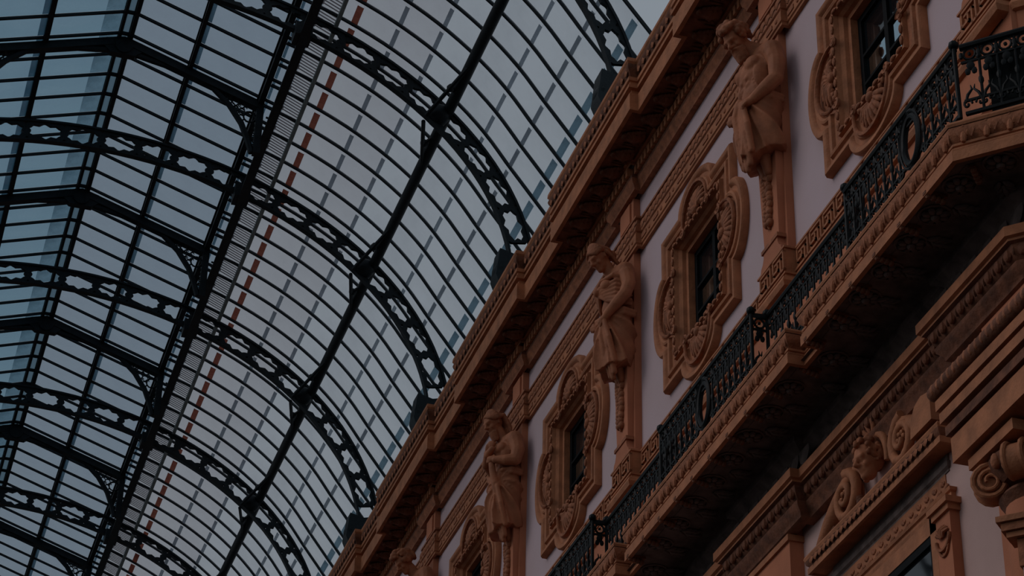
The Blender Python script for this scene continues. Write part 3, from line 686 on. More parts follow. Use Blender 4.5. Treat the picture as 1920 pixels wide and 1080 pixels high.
# ================================================================== iron railings on the balcony
ZB, ZT = 12.44, 13.20
def railing(name, pts, label, medal=None, ends=True):
    P = [Vector(p) for p in pts]
    if not ends:             # butts against the posts of its neighbours
        P[0] += (P[1]-P[0]).normalized()*0.055; P[-1] += (P[-2]-P[-1]).normalized()*0.055
    r = thing(name, (P[0].x, P[0].y, ZB), label, 'railing', 'iron balcony railings')
    b = MB(); b.tube([(p.x, p.y, ZT) for p in P], 0.035, 8); part('handrail', b, RAILIRON, r, 40)
    for nm, z, w, h in (('upper_rail', ZT-0.17, 0.022, 0.022), ('lower_rail', ZB+0.17, 0.022, 0.022), ('foot_rail', ZB+0.03, 0.035, 0.03)):
        b = MB()
        for a, c in zip(P[:-1], P[1:]): b.bar((a.x, a.y, z), (c.x, c.y, z), w, h)
        part(nm, b, RAILIRON, r, 0)
    for p in (P if ends else P[1:-1]):
        b = MB(); b.tube([(p.x, p.y, ZB), (p.x, p.y, ZT+0.02)], 0.022, 8); b.ell((p.x, p.y, ZT+0.05), (0.05, 0.05, 0.05), 8, 6); part('post', b, RAILIRON, r, 40)
    balm = MB(); balm.tube([(0, 0, 0.03), (0, 0, ZT-ZB)], 0.0135, 6)
    balm.ell((0, 0, 0.36), (0.026, 0.026, 0.05), 6, 5); balm.ell((0, 0, 0.62), (0.03, 0.03, 0.03), 6, 5); balm = balm.mesh('baluster', RAILIRON)
    rg = MB(); rg.tube([(0, 0.055*math.cos(a), 0.06*math.sin(a)) for a in [2*PI*k/12 for k in range(12)]], 0.013, 5, True); rg.ell((0, 0, 0), (0.018, 0.02, 0.02), 6, 4)
    for s in (-1, 1): rg.ell((0, s*0.078, 0.0), (0.02, 0.022, 0.04), 6, 4)
    rg = rg.mesh('ring', RAILIRON)
    scm = MB()
    for s in (-1, 1):
        scm.tube([(0, s*(0.062-0.045*math.cos(k*.62)*(1-k/13)), -0.0+0.06*math.sin(k*.62)*(1-k/13)) for k in range(12)], 0.012, 5)
        scm.tube([(0, s*0.075, 0.02), (0, s*0.05, 0.10), (0, s*0.01, 0.15), (0, s*0.02, 0.20)], [0.012, 0.016, 0.012, 0.004], 5)
    scm = scm.mesh('scroll', RAILIRON)
    lfq = MB(); lfq.ell((0, 0, 0.03), (0.018, 0.045, 0.055), 6, 4); lfq.ell((0, 0.03, -0.03), (0.014, 0.03, 0.04), 6, 4); lfq.ell((0, -0.03, -0.03), (0.014, 0.03, 0.04), 6, 4); lfq = lfq.mesh('iron_leaf', RAILIRON)
    for a, c in zip(P[:-1], P[1:]):
        L = (c-a).length; t = (c-a)/L; rz = math.atan2(-t.x, t.y); n = max(1, round(L/0.165))
        for k in range(n):
            if k:
                p = a+t*(L*k/n)
                if not (medal is not None and abs((p-medal).length) < 0.24): inst('baluster', balm, r, (p.x, p.y, ZB), rz)
            p = a+t*(L*(k+.5)/n)
            inst('ring', rg, r, (p.x, p.y, ZT-0.09), rz)
            if not (medal is not None and abs((p-medal).length) < 0.24):
                inst('scroll', scm, r, (p.x, p.y, ZB+0.13), rz); inst('iron_leaf', lfq, r, (p.x, p.y, ZT-0.25), rz)
    if medal is not None:
        t = Vector((0, 1, 0)); c = Vector((medal.x, medal.y, ZB+0.40))
        b = MB(); b.tube([(c.x, c.y+0.155*math.cos(a), c.z+0.255*math.sin(a)) for a in [2*PI*k/24 for k in range(24)]], 0.035, 8, True)
        b.tube([(c.x-0.02, c.y+0.205*math.cos(a), c.z+0.305*math.sin(a)) for a in [2*PI*k/24 for k in range(24)]], 0.014, 5, True)
        ovr = part('oval_ring', b, RAILIRON, r, 40)
        for s in (-1, 1):
            for u in (-1, 1):
                b = MB(); b.tube([(c.x, c.y+s*(.24+0.07*math.cos(k*.6)*(1-k/13)), c.z+u*(.22+0.08*math.sin(k*.6)*(1-k/13))) for k in range(12)], 0.013, 5); part('medallion_scroll', b, RAILIRON, ovr, 40)
        for u in (-1, 1):
            b = MB(); b.ell((c.x, c.y, c.z+u*0.31), (0.03, 0.07, 0.05), 8, 5); part('medallion_boss', b, RAILIRON, ovr, 40)
    return r
RX, RB = WX-1.07, WX-0.885
def V(x, y): return Vector((x, y))
NM = ['nearest one, above the polygonal corner at the right edge', 'beside the nearest pilaster foot, in the middle of the balcony', 'below the window at the bottom middle']
railing('balcony_railing', [(RX+1.6, 13.45), (RX, 15.05)], 'black wrought iron railing panel slanting away at the right edge', None, False)
railing('balcony_railing', [(RX, 15.05), (RX, 17.43), (RB, 17.43)], 'black wrought iron railing with oval ring beside the slanting corner panel', V(RX, 15.98))
railing('balcony_railing', [(RB, 17.43), (RB, 19.87)], 'straight black railing set back between the two forward steps of the balcony', None, False)
railing('balcony_railing', [(RB, 19.87), (RX, 19.87), (RX, 22.63), (RB, 22.63)], 'black railing on the forward step below the nearest statue, with oval ring', V(RX, 21.25))
railing('balcony_railing', [(RB, 22.63), (RB, 25.07)], 'straight black railing set back below the second window', None, False)
railing('balcony_railing', [(RB, 25.07), (RX, 25.07), (RX, 27.83), (RB, 27.83)], 'black railing on the forward step below the woman statue, at the lower edge', V(RX, 26.45))
railing('balcony_railing', [(RB, 27.83), (RB, 30.27)], 'black railing set back furthest along the balcony', None, False)

# ================================================================== storey below the balcony
LX = WX-0.20
def low_pilaster(y, hw, label, name='lower_pilaster'):
    r = thing(name, (LX, y, -H), label, 'pilaster'); m = MB(); m.box((LX-0.16, y-hw, -H), (LX+0.02, y+hw, 11.25)); part('shaft', m, OCHRE, r, 0)
    m = MB(); m.box((LX-0.19, y-hw-0.03, 11.05), (LX+0.02, y+hw+0.03, 11.12)); part('neck_fillet', m, TERRA, r, 0)
    return r
low_pilaster(21.25, 0.52, 'smooth orange pilaster under the balcony, left of the carved window hood')
low_pilaster(26.45, 0.52, 'smooth orange pilaster under the balcony in the bottom middle')
r = thing('corner_pier', (LX, 15.9, -H), 'smooth orange corner pier right of the rosy wall strip, under the balcony', 'pilaster')
m = MB(); y0 = YC-0.4142*0.36
m.prism([(LX+0.02, 16.30), (LX-0.16, 16.30), (LX-0.16, y0), (LX-0.16+2.5, y0-2.5), (LX+2.6, y0-2.5)], 'z', -H, 11.3); part('shaft', m, OCHRE, r, 0)
# carved hood over the lower window
YH = 18.70
hd = thing('window_hood', (LX, YH, 10.0), 'brown carved window hood with scroll pediment and a mask, under the balcony', 'window hood')
PHD = [(LX, YH-1.42), (LX-0.10, YH-1.42), (LX-0.10, YH+1.42), (LX, YH+1.42)]
def hmould(nm, prof, mt, ang=20, hw=1.42, d0=0.10):
    m = MB(); mould(m, prof, [(LX+0.01, YH-hw), (LX-d0, YH-hw), (LX-d0, YH+hw), (LX+0.01, YH+hw)]); return part(nm, m, mt, hd, ang)
hmould('cornice_top', [(-.12, 10.63), (0.12, 10.625), (0.13, 10.60), (0.12, 10.57)], TERRA)
hmould('leaf_cyma', [(0.12, 10.57), (0.11, 10.53), (0.085, 10.505), (0.08, 10.495)], SHADE_TERRA, 40)
hmould('corona', [(0.08, 10.495), (0.10, 10.49), (0.10, 10.425), (0.07, 10.42), (0.07, 10.44), (-0.09, 10.44)], TERRA, 10)
hmould('bed_moulding', [(-0.08, 10.44), (-0.082, 10.38), (-0.06, 10.36), (-0.065, 10.31), (-0.09, 10.29), (-0.09, 10.27)], SHADE_STONE, 40, 1.38)
hmould('frieze', [(-0.09, 10.27), (-0.09, 10.06)], TERRA, 10, 1.30)
hmould('lintel_moulding', [(-0.06, 10.06), (-0.02, 10.05), (-0.03, 10.02), (-0.05, 10.01), (-0.05, 9.97), (-0.03, 9.96), (-0.04, 9.92), (-0.10, 9.90)], TERRA, 10, 1.42)
lf4 = eye_leaf(0.10, 0.085, 0.03).mesh('leaf', TERRA_D)
for k in range(27): inst('leaf', lf4, hd, (LX-0.21, YH-1.38+2.76*k/26, 10.575))
fr = MB(); rr = random.Random(5)
for k in range(30):
    yy = YH-1.22+2.44*k/29; s = 1 if k % 2 else -1
    fr.ell((LX-0.012, yy, 10.16+s*0.035), (0.016, 0.05, 0.028), 7, 4, Matrix.Rotation(s*0.6, 3, 'X')); fr.ell((LX-0.012, yy+0.04, 10.16-s*0.03), (0.014, 0.022, 0.022), 6, 4)
part('frieze_scrolls', fr, TERRA_D, hd, 60)
def scroll(mb, c, r, turns, s, x, th, start=0.0):
    N = int(14*turns); pts = []; rad = []
    for k in range(N+1):
        q = k/N; a = start+s*q*turns*2*PI; pts.append((x-0.05*q, c[0]+r*(1-.82*q)*math.cos(a), c[1]+r*(1-.82*q)*math.sin(a))); rad.append(th*(1-.55*q))
    mb.tube(pts, rad, 8)
for s, nm in ((1, 'left'), (-1, 'right')):
    b = MB()                  # S-shaped raking scroll from the end block to the big volute
    pts = []
    for k in range(21):
        q = k/20; yy = YH+s*((1.50 if s > 0 else 1.36)-(1.09 if s > 0 else 0.95)*q); zz = 10.66+0.05*q+0.42*(0.5-0.5*math.cos(PI*min(1, q*1.15)))+0.07*math.sin(q*PI*2)*(1-q)
        pts.append((LX-0.08, yy, zz))
    b.tube(pts, [0.055+0.045*math.sin(PI*q/20) for q in range(21)], 8, flat=(1, 0, 0))
    scroll(b, (YH+s*0.66, 10.90), 0.27, 1.7, s, LX-0.12, 0.06, PI/2)
    b.tube([(LX-0.05, YH+s*(0.66+0.2*math.cos(q*PI/12)), 10.90+0.2*math.sin(q*PI/12)) for q in range(24)], 0.03, 6, True)
    for q in range(6):
        a = q*PI/3; b.ell((LX-0.15, YH+s*0.66+0.06*math.cos(a), 10.90+0.06*math.sin(a)), (0.03, 0.03, 0.03), 6, 5)
    part('raking_scroll', b, TERRA, hd, 50)
    for q in range(5):
        b = MB(); b.tube([(LX-0.06, YH+s*(1.0+0.07*q), 10.64), (LX-0.12, YH+s*(1.02+0.075*q), 10.72-.01*q), (LX-0.09, YH+s*(1.06+0.08*q), 10.78-.02*q)], [0.03, 0.035, 0.012], 6); part('acanthus_leaf', b, SHADE_TERRA, hd, 60)
    b = MB()
    for q in range(4): b.ell((LX-0.10, YH+s*(0.36+0.03*q), 10.68+0.05*q), (0.05, 0.05, 0.05), 7, 5)
    part('acanthus_leaf', b, SHADE_TERRA, hd, 60)
b = MB(); pr = []
for k in range(13): a = PI*k/12; pr.append((10.66+0.17*math.sin(a)*1.0, 0))
seg = [(YH-1.50, 10.66), (YH-1.06, 10.66), (YH-1.07, 10.74), (YH-1.10, 10.86), (YH-1.18, 10.95), (YH-1.32, 10.99), (YH-1.46, 10.96), (YH-1.50, 10.90)]
b.prism(seg, 'x', LX-0.26, LX+0.02); part('end_block', b, TERRA, hd, 20)
# ---- the rest of the lower storey
ow = thing('window_6', (LX, YH, 8.0), kind='structure')
m = MB()
for a, b, z0, z1 in ((-1.06, -0.94, -H, 9.92), (0.94, 1.06, -H, 9.92), (-1.06, 1.06, 9.76, 9.92)): m.box((LX-0.07, YH+a, z0), (LX+0.05, YH+b, z1))
part('architrave', m, TERRA, ow, 0)
m = MB(); m.box((LX-0.062, YH-0.94, 9.68), (LX-0.01, YH+0.94, 9.76)); m.box((LX-0.05, YH-0.94, 5), (LX-0.01, YH-0.88, 9.68)); m.box((LX-0.05, YH+0.88, 5), (LX-0.01, YH+0.94, 9.68)); m.box((LX-0.04, YH-.03, 5), (LX-0.01, YH+.03, 9.68))
sash = part('sash', m, WOODF, ow, 0)
for s in (-1, 1):
    pn = MB(); y0, y1 = sorted((YH+s*0.03, YH+s*0.88)); pn.box((LX-0.03, y0, 5), (LX-0.02, y1, 9.68)); part('pane', pn, PANE, sash, 0)
for s in (-1, 1):
    cs = thing('hood_bracket', (LX, YH+s*1.26, 9.0), 'small orange pilaster with scallop shell under the hood, '+('left of the dark window' if s > 0 else 'at the lower right beside the capital'), 'bracket', 'brackets of the window hood')
    yc = YH+s*1.26
    m = MB(); m.box((LX-0.10, yc-0.14, -H), (LX+0.02, yc+0.14, 9.80)); part('shaft', m, OCHRE, cs, 0)
    m = MB(); m.box((LX-0.13, yc-0.17, 9.80), (LX+0.02, yc+0.17, 9.86)); m.box((LX-0.16, yc-0.20, 9.86), (LX+0.02, yc+0.20, 9.92)); part('capital', m, TERRA, cs, 0)
    m = MB()
    for k in range(7):
        a = -1.1+2.2*k/6; m.tube([(LX-0.12, yc+0.02*math.sin(a), 9.58), (LX-0.14, yc+0.07*math.sin(a), 9.58+0.07*math.cos(a)), (LX-0.11, yc+0.115*math.sin(a), 9.58+0.115*math.cos(a))], [0.012, 0.022, 0.012], 5)
    m.tube([(LX-0.115, yc+0.13*math.cos(a), 9.58+0.12*math.sin(a)) for a in [PI+PI*k/12 for k in range(13)]], 0.018, 6)
    m.tube([(LX-0.11, yc+0.09*math.cos(a), 9.50+0.10*math.sin(a)) for a in [PI+PI*k/12 for k in range(13)]], 0.014, 6)
    part('shell', m, TERRA_D, cs, 60)
# ionic corner column with its entablature block
CX, CY, CZ = 9.27, 15.62, -0.12
col = thing('ionic_column', (CX, CY, -H), 'brown ionic corner column with a large scroll capital at the lower right edge', 'column')
m = MB(); m.tube([(CX, CY, -H), (CX, CY, 4), (CX, CY, (9.15+CZ))], [0.36, 0.36, 0.31], 24); part('shaft', m, OCHRE, col, 40)
m = MB(); m.tube([(CX, CY, (9.12+CZ)), (CX, CY, (9.2+CZ)), (CX, CY, (9.24+CZ))], [0.31, 0.36, 0.33], 24); m.tube([(CX, CY, (9.36+CZ)), (CX, CY, (9.46+CZ)), (CX, CY, (9.56+CZ))], [0.31, 0.40, 0.42], 24); part('echinus', m, SHADE_TERRA, col, 40)
for k in range(12):
    a = k*PI/6; m = MB(); m.ell((CX+0.40*math.cos(a), CY+0.40*math.sin(a), (9.50+CZ)), (0.05, 0.05, 0.075), 8, 6); part('egg', m, TERRA_D, col, 60)
for dx, dy in ((-1, 1), (-1, -1), (1, 1), (1, -1)):
    d = Vector((dx*0.80, dy*0.60)); d.normalize(); c = Vector((CX, CY))+d*0.40; w = Vector((-d.y, d.x))
    m = MB()
    for sgn in (-1, 1):
        pts = []; N = 34
        for k in range(N+1):
            q = k/N; a = PI/2-q*2.3*2*PI; r0 = 0.165*(1-0.80*q)
            e = c+d*(r0*math.cos(a))+w*sgn*(0.075+0.03*q); pts.append((e.x, e.y, (9.40+CZ)+r0*math.sin(a)))
        m.tube(pts, [0.026*(1-.45*k/N) for k in range(N+1)], 7)
    pts0 = [c+d*0.15*math.cos(2*PI*k/18) for k in range(18)]
    vs = [(p.x-w.x*.07, p.y-w.y*.07, (9.40+CZ)+0.15*math.sin(2*PI*k/18)) for k, p in enumerate(pts0)]+[(p.x+w.x*.07, p.y+w.y*.07, (9.40+CZ)+0.15*math.sin(2*PI*k/18)) for k, p in enumerate(pts0)]
    m.add(vs, [tuple(range(18)), tuple(reversed(range(18, 36)))]+[(k, (k+1) % 18, (k+1) % 18+18, k+18) for k in range(18)])
    for k in range(10):
        a = k*0.62; e = c+d*(0.115*math.cos(a))-w*0.085; m.ell((e.x, e.y, (9.40+CZ)+0.115*math.sin(a)), (0.018, 0.018, 0.03), 5, 4)
    e = c-w*0.12; m.ell((e.x, e.y, (9.40+CZ)), (0.04, 0.04, 0.045), 8, 6)
    part('volute', m, TERRA, col, 50)
for k in range(5):
    m = MB(); a = -2.6+0.35*k; m.ell((CX+0.37*math.cos(a+PI*.9), CY+0.37*math.sin(a+PI*.9), (9.62+CZ)), (0.06, 0.06, 0.07), 7, 5); part('flower', m, TERRA_D, col, 60)
m = MB(); m.prism([(CX-0.44, CY-0.40), (CX+0.44, CY-0.40), (CX+0.44, CY+0.40), (CX-0.44, CY+0.40)], 'z', (9.60+CZ), (9.70+CZ)); part('abacus', m, TERRA, col, 0)
en = thing('entablature_block', (CX, CY, 9.7), 'brown moulded entablature block with rounded egg band above the corner capital', 'entablature')
def eblock(nm, w, z0, z1, mt, rnd=0.0):
    m = MB(); 
    if rnd: m.tube([(CX-w, CY+w+0.1, (z0+z1)/2), (CX-w, CY-2.2, (z0+z1)/2)], (z1-z0)/2, 12); m.ell((CX-w, CY+w+0.1, (z0+z1)/2), ((z1-z0)/2,)*3, 12, 8); m.box((CX-w, CY-2.2, z0), (LX+0.05, CY+w+0.1, z1))
    else: m.box((CX-w, CY-2.2, z0), (LX+0.05, CY+w+0.06, z1))
    part(nm, m, mt, en, 40)
eblock('lower_fascia', 0.50, 9.62, 9.86, TERRA); eblock('studded_fascia', 0.53, 9.89, 9.98, SHADE_TERRA); eblock('upper_fascia', 0.56, 10.02, 10.12, TERRA)
eblock('top_fascia', 0.58, 10.15, 10.25, TERRA); eblock('egg_band', 0.56, 10.27, 10.42, SHADE_TERRA, 1)
for k in range(20):
    m = MB(); m.ell((CX-0.61, CY+0.60-0.105*k, 10.345), (0.03, 0.036, 0.055), 7, 5); part('egg', m, TERRA_D, en, 60)
h2 = thing('window_hood', (8.7, 15.1, 8.3), 'brown hood moulding corner at the right edge below the corner capital', 'window hood')
_t = Vector((0.7071, -0.7071)); _n = Vector((-0.7071, -0.7071)); _o = Vector((8.72, 15.26))
def hslab(nm, dn, ds, z0, z1, mt):
    a = _o+_n*dn-_t*ds; b = _o+_n*dn+_t*1.6; c = _o-_n*0.12+_t*1.6; d = _o-_n*0.12-_t*ds
    m = MB(); m.prism([(q.x, q.y) for q in (a, b, c, d)], 'z', z0, z1); part(nm, m, mt, h2, 0)
hslab('top_moulding', 0.15, 0.06, 8.56, 8.61, TERRA); hslab('corona', 0.12, 0.03, 8.49, 8.555, TERRA_D); hslab('bed_moulding', 0.09, 0.0, 8.44, 8.485, TERRA); hslab('frieze', 0.04, -0.07, 8.2, 8.435, TERRA_D)
hslab('jamb', 0.02, -0.09, 6.0, 8.195, PLASTER_L); hslab('inner_jamb', 0.035, -0.16, 5.0, 8.19, OCHRE)
# ================================================================== CARYATID STATUES  (u forward, v along the wall, h above the eye)
class Fig:
    def __init__(s, y): s.y = y-0.05; s.mb = MB()
    def P(s, p): return (WX-0.12-p[0], s.y+p[1], p[2])
    def e(s, c, r, rot=None): s.mb.ell(s.P(c), r, 16, 10, rot)
    def c(s, *pr):            # chain of (u,v,h,r)
        s.mb.tube([s.P(p) for p in pr], [p[3] for p in pr], 10)
        for p in pr: s.mb.ell(s.P(p), (p[3],)*3, 10, 7)
class Head:
    """maps head-local (f forward, l toward +v, k up) into the figure frame"""
    def __init__(s, fig, c, pitch, yaw=0.0, sc_=1.0):
        s.f = fig; s.o = Vector(c); s.s = sc_
        cp, sp, cy, sy = math.cos(pitch), math.sin(pitch), math.cos(yaw), math.sin(yaw)
        s.F = Vector((cp*cy, cp*sy, -sp)); s.K = Vector((sp*cy, sp*sy, cp)); s.L = Vector((-sy, cy, 0))
        a, b, c_ = s.F, s.L, s.K
        s.R = Matrix(((-a.x, -b.x, -c_.x), (a.y, b.y, c_.y), (a.z, b.z, c_.z)))
    def p(s, q): v = s.o+(s.F*q[0]+s.L*q[1]+s.K*q[2])*s.s; return (v.x, v.y, v.z)
    def e(s, q, r): s.f.mb.ell(s.f.P(s.p(q)), tuple(x*s.s for x in r), 14, 9, s.R)
    def c(s, *pr): s.f.c(*[(*s.p(q[:3]), q[3]*s.s) for q in pr])
def head(fig, c, pitch, yaw, female=False):
    h = Head(fig, c, pitch, yaw)
    h.e((0.0, 0, 0.045), (0.165, 0.13, 0.155)); h.e((0.055, 0, -0.07), (0.10, 0.092, 0.13)); h.e((0.10, 0, -0.155), (0.05, 0.055, 0.045))
    h.c((0.135, -0.07, 0.035, 0.026), (0.155, 0, 0.03, 0.026), (0.135, 0.07, 0.035, 0.026))
    h.c((0.155, 0, 0.02, 0.018), (0.195, 0, -0.045, 0.026), (0.165, 0, -0.06, 0.02)); h.e((0.165, 0.025, -0.055), (0.02, 0.016, 0.015)); h.e((0.165, -0.025, -0.055), (0.02, 0.016, 0.015))
    for s in (-1, 1):
        h.e((0.132, s*0.052, 0.0), (0.022, 0.026, 0.014)); h.e((0.10, s*0.07, -0.05), (0.045, 0.03, 0.04))
        h.c((-0.005, s*0.128, 0.02, 0.02), (0.0, s*0.13, -0.03, 0.016))
    h.c((0.135, -0.035, -0.098, 0.013), (0.152, 0, -0.094, 0.015), (0.135, 0.035, -0.098, 0.013)); h.c((0.13, -0.028, -0.12, 0.014), (0.145, 0, -0.12, 0.016), (0.13, 0.028, -0.12, 0.014))
    return h
def hand(fig, w, d, curl, side):
    """palm from wrist w along d, five fingers bending toward curl"""
    d = Vector(d).normalized(); cu = Vector(curl); cu = (cu-d*d.dot(cu)).normalized(); sd = d.cross(cu)*side; w = Vector(w)
    m_ = w+d*0.10
    fig.c((*w, 0.05), (*(w+d*0.05), 0.055), (*m_, 0.048))
    for k, ln in enumerate((0.085, 0.10, 0.092, 0.07)):
        b = m_+sd*(0.048-0.032*k); a1 = b+d*ln*.5+cu*0.02; a2 = a1+d*ln*.18+cu*ln*.5; a3 = a2-d*ln*.15+cu*ln*.3
        fig.c((*(b-d*.03), 0.022), (*a1, 0.021), (*a2, 0.018), (*a3, 0.015))
    t0 = w+sd*0.045+d*0.02; fig.c((*t0, 0.026), (*(t0+sd*0.04+d*0.05+cu*.02), 0.022), (*(t0+sd*0.03+d*0.085+cu*0.05), 0.017))
def curls(fig, h, n, seed, r=0.04, lim=-0.4, rad=(0.165, 0.14, 0.16), cen=(-0.015, 0, 0.055), bias=0.0):
    rr = random.Random(seed); i = 0
    while i < n:
        a, b = rr.uniform(0, 2*PI), rr.uniform(-1, 1); q = Vector((math.cos(a)*(1-b*b)**.5, math.sin(a)*(1-b*b)**.5, b))
        if q.z < lim or (q.x > 0.45 and q.z < 0.45): continue
        p = (cen[0]+q.x*rad[0], cen[1]+q.y*rad[1], cen[2]+q.z*rad[2]); k = rr.uniform(.75, 1.2)
        t = [(p[0]+0.03*math.cos(w)*k, p[1]+0.03*math.sin(w)*k*(1 if abs(q.y) < .7 else .3), p[2]+0.03*math.sin(w+.8)*k, r*k*.62) for w in (0, 1.4, 2.8)]
        h.c(*t); i += 1
def torso(f, bulk=1.0, female=False):
    f.e((0.17, 0, 17.00), (0.18, 0.29, 0.26)); f.e((0.19, 0, 17.22), (0.165, 0.255*bulk, 0.24)); f.e((0.185, 0, 17.50), (0.195, 0.315*bulk, 0.28))
    f.c((0.12, -0.30*bulk, 17.70, 0.135), (0.17, 0, 17.74, 0.14), (0.12, 0.30*bulk, 17.70, 0.135))
    f.c((0.06, -0.15, 17.2, 0.12), (0.04, 0, 17.4, 0.14), (0.06, 0.15, 17.2, 0.12))
    if female:
        for s in (-1, 1): f.e((0.345, s*0.13, 17.48), (0.10, 0.10, 0.095))
    else:
        for s in (-1, 1):
            f.e((0.29, s*0.135, 17.56), (0.10, 0.15, 0.11)); f.e((0.22, s*0.24, 17.36), (0.12, 0.06, 0.18))
            for k in range(3): f.e((0.325-0.012*k, s*0.065, 17.40-0.105*k), (0.05, 0.058, 0.048))
            for k in range(4): f.c((0.30, s*0.16, 17.44-0.055*k, 0.02), (0.20, s*0.27, 17.48-0.05*k, 0.018))
def skirt(f, top, hem_f, hem_b, gather, seed, tip=None, w=0.33):
    """wrapped cloth from the hips to a wavy hem; sharp folds fan out of the point where it is gathered"""
    g = Vector(gather); N, K = 120, 34; tg = math.atan2(g.y/w, (g.x-0.17)/0.24); vs = []; fs = []
    for r in range(K+1):
        q = r/K
        for i in range(N):
            t = -PI+2*PI*i/N; c = max(0, math.cos(t))
            hem = hem_b+(hem_f+0.16-hem_b)*c**1.3+0.018*math.sin(9*t+seed)
            h = top+0.06-(top+0.06-hem)*q
            ds = ((t-tg+PI) % (2*PI)-PI)*0.34; dh = g.z+0.10-h; ph = math.atan2(ds, dh); di = math.hypot(ds, dh)
            rid = (1-abs(math.sin(ph*4.2+seed)))**1.8*0.085+(1-abs(math.sin(ph*7.7+seed*2)))**2*0.04
            rid *= min(1, di/0.22)*(0.35+0.65*q**.5); rid += 0.025*math.sin(3*t+5*q+seed)*q
            a = 0.215+0.03*math.sin(PI*q)-0.02*q; b_ = w*(1+0.03*math.sin(PI*q)-0.05*q)
            vs.append(f.P((0.17+(a+rid)*math.cos(t), (b_+rid)*math.sin(t), h)))
    for r in range(K):
        for i in range(N): fs.append((r*N+i, r*N+(i+1) % N, (r+1)*N+(i+1) % N, (r+1)*N+i))
    fs += [tuple(reversed(range(N))), tuple(K*N+i for i in range(N))]
    f.mb.add(vs, fs)
    for z, r0 in ((0.05, 0.04), (0.0, 0.032)): f.c((0.0, -w*.93, top+z, r0), (0.17, -w*1.06, top+z-.01, r0+.01), (0.32, -w*.72, top+z-.03, r0+.01), (*(g+Vector((-.02, 0, .02+z*.4))), r0+.01), (0.40, 0.12, top+z, r0), (0.2, w*1.03, top+z, r0), (0, w*.93, top+z, r0))
    f.e(tuple(g), (0.06, 0.07, 0.07))
    if tip:
        t = Vector(tip); n = 5
        for k in range(n):
            o = (k-(n-1)/2)*0.05; ln = 1-abs(o)*2.2+(0.05 if k % 2 else 0)
            e = g+(t-g)*ln+Vector((0, o*1.5, 0)); f.c((*(g+Vector((.02, o*.5, -.02))), 0.035), (*((g+e)/2+Vector((.035, o*.8, 0))), 0.042), (*e, 0.04))
def finish(root, nm, fig, mt, vox, sm=2, lab=None): return part(nm, remesh(fig.mb, vox, sm, 0.5), mt, root, 60, lab)
def statue(n, label):
    return thing('caryatid_statue', (WX-0.12, yp(n), 16.0), label, 'statue', 'wall statues')
def knees(f):
    f.c((0.14, -0.08, 16.5, 0.12), (0.15, -0.07, 16.26, 0.075), (0.11, -0.05, 16.08, 0.055)); f.c((0.14, 0.10, 16.5, 0.12), (0.13, 0.09, 16.28, 0.075), (0.10, 0.06, 16.1, 0.055))
# ---- nearest: bearded man, bare chest, gripping his cloth at the hip
y = yp(0); R_ = statue(0, 'nearest brown statue, bare-chested bearded man bowing his curly head, cloth gripped at his hip')
f = Fig(y); torso(f); f.c((0.20, 0, 17.74, 0.11), (0.34, -0.01, 17.92, 0.105)); f.c((0.10, -.12, 17.80, .10), (0.26, -.03, 17.90, .09))
hd0 = head(f, (0.44, -0.04, 17.97), 0.72, -0.26)
f.c((0.12, -0.36, 17.66, 0.135), (0.10, -0.42, 17.45, 0.112), (0.12, -0.43, 17.22, 0.092)); f.c((0.12, -0.43, 17.20, 0.095), (0.24, -0.38, 17.06, 0.088), (0.36, -0.28, 16.94, 0.062)); f.e((0.13, -0.42, 17.55), (0.10, 0.08, 0.13))
hand(f, (0.38, -0.265, 16.92), (0.75, 0.5, -0.45), (-0.2, 0.3, -1), 1)
f.c((0.13, 0.36, 17.66, 0.13), (0.16, 0.42, 17.30, 0.10), (0.32, 0.33, 17.02, 0.075), (0.41, 0.20, 16.93, 0.06)); hand(f, (0.41, 0.18, 16.92), (0.6, -0.5, -0.4), (0, -0.2, -1), -1)
knees(f); finish(R_, 'body', f, STATUE, 0.0125)
f = Fig(y); hd0.f = f; curls(f, hd0, 84, 1, 0.062, rad=(0.175, 0.15, 0.17)); finish(R_, 'hair', f, TERRA_D, 0.011, 1)
f = Fig(y); hd0.f = f; rr = random.Random(2)
for k in range(34): a = rr.uniform(-1.3, 1.3); hd0.c((0.10*math.cos(a)+.04, 0.10*math.sin(a), -0.13+rr.uniform(-.03, .03)-.0*abs(a), 0.026), (0.10*math.cos(a)+.055, 0.085*math.sin(a), -0.225+rr.uniform(-.04, .02), 0.024))
hd0.c((0.15, -0.05, -0.10, 0.016), (0.17, 0, -0.078, 0.018), (0.15, 0.05, -0.10, 0.016)); finish(R_, 'beard', f, TERRA_D, 0.010, 1)
f = Fig(y); skirt(f, 16.98, 16.02, 16.30, (0.44, -0.14, 16.90), 3, (0.36, -0.05, 16.05)); f.c((0.46, -.1, 16.95, .06), (0.48, -.02, 16.80, .06), (0.42, 0.0, 16.5, .07)); finish(R_, 'loincloth', f, STATUE, 0.011, 1)
# ---- second: woman, bodice slipped off the shoulder, hand on the hip folds
y = yp(1); R_ = statue(1, 'brown statue of a woman with tied hair and gathered bodice, between second and third windows')
f = Fig(y); torso(f, 0.88, True); f.c((0.20, 0, 17.72, 0.095), (0.33, -0.01, 17.92, 0.09))
hd1 = head(f, (0.41, -0.03, 17.99), 0.66, -0.18, True)
f.c((0.12, -0.32, 17.62, 0.115), (0.11, -0.38, 17.42, 0.10), (0.17, -0.40, 17.25, 0.09)); f.c((0.17, -0.40, 17.25, 0.09), (0.29, -0.36, 17.08, 0.08), (0.40, -0.27, 16.93, 0.058))
hand(f, (0.41, -0.26, 16.90), (0.45, 0.6, -0.6), (-0.3, 0.5, -.6), 1)
f.c((0.12, 0.31, 17.62, 0.11), (0.16, 0.37, 17.30, 0.09), (0.34, 0.26, 17.04, 0.07)); hand(f, (0.36, 0.24, 17.02), (0.5, -0.6, -0.3), (0, -0.2, -1), -1)
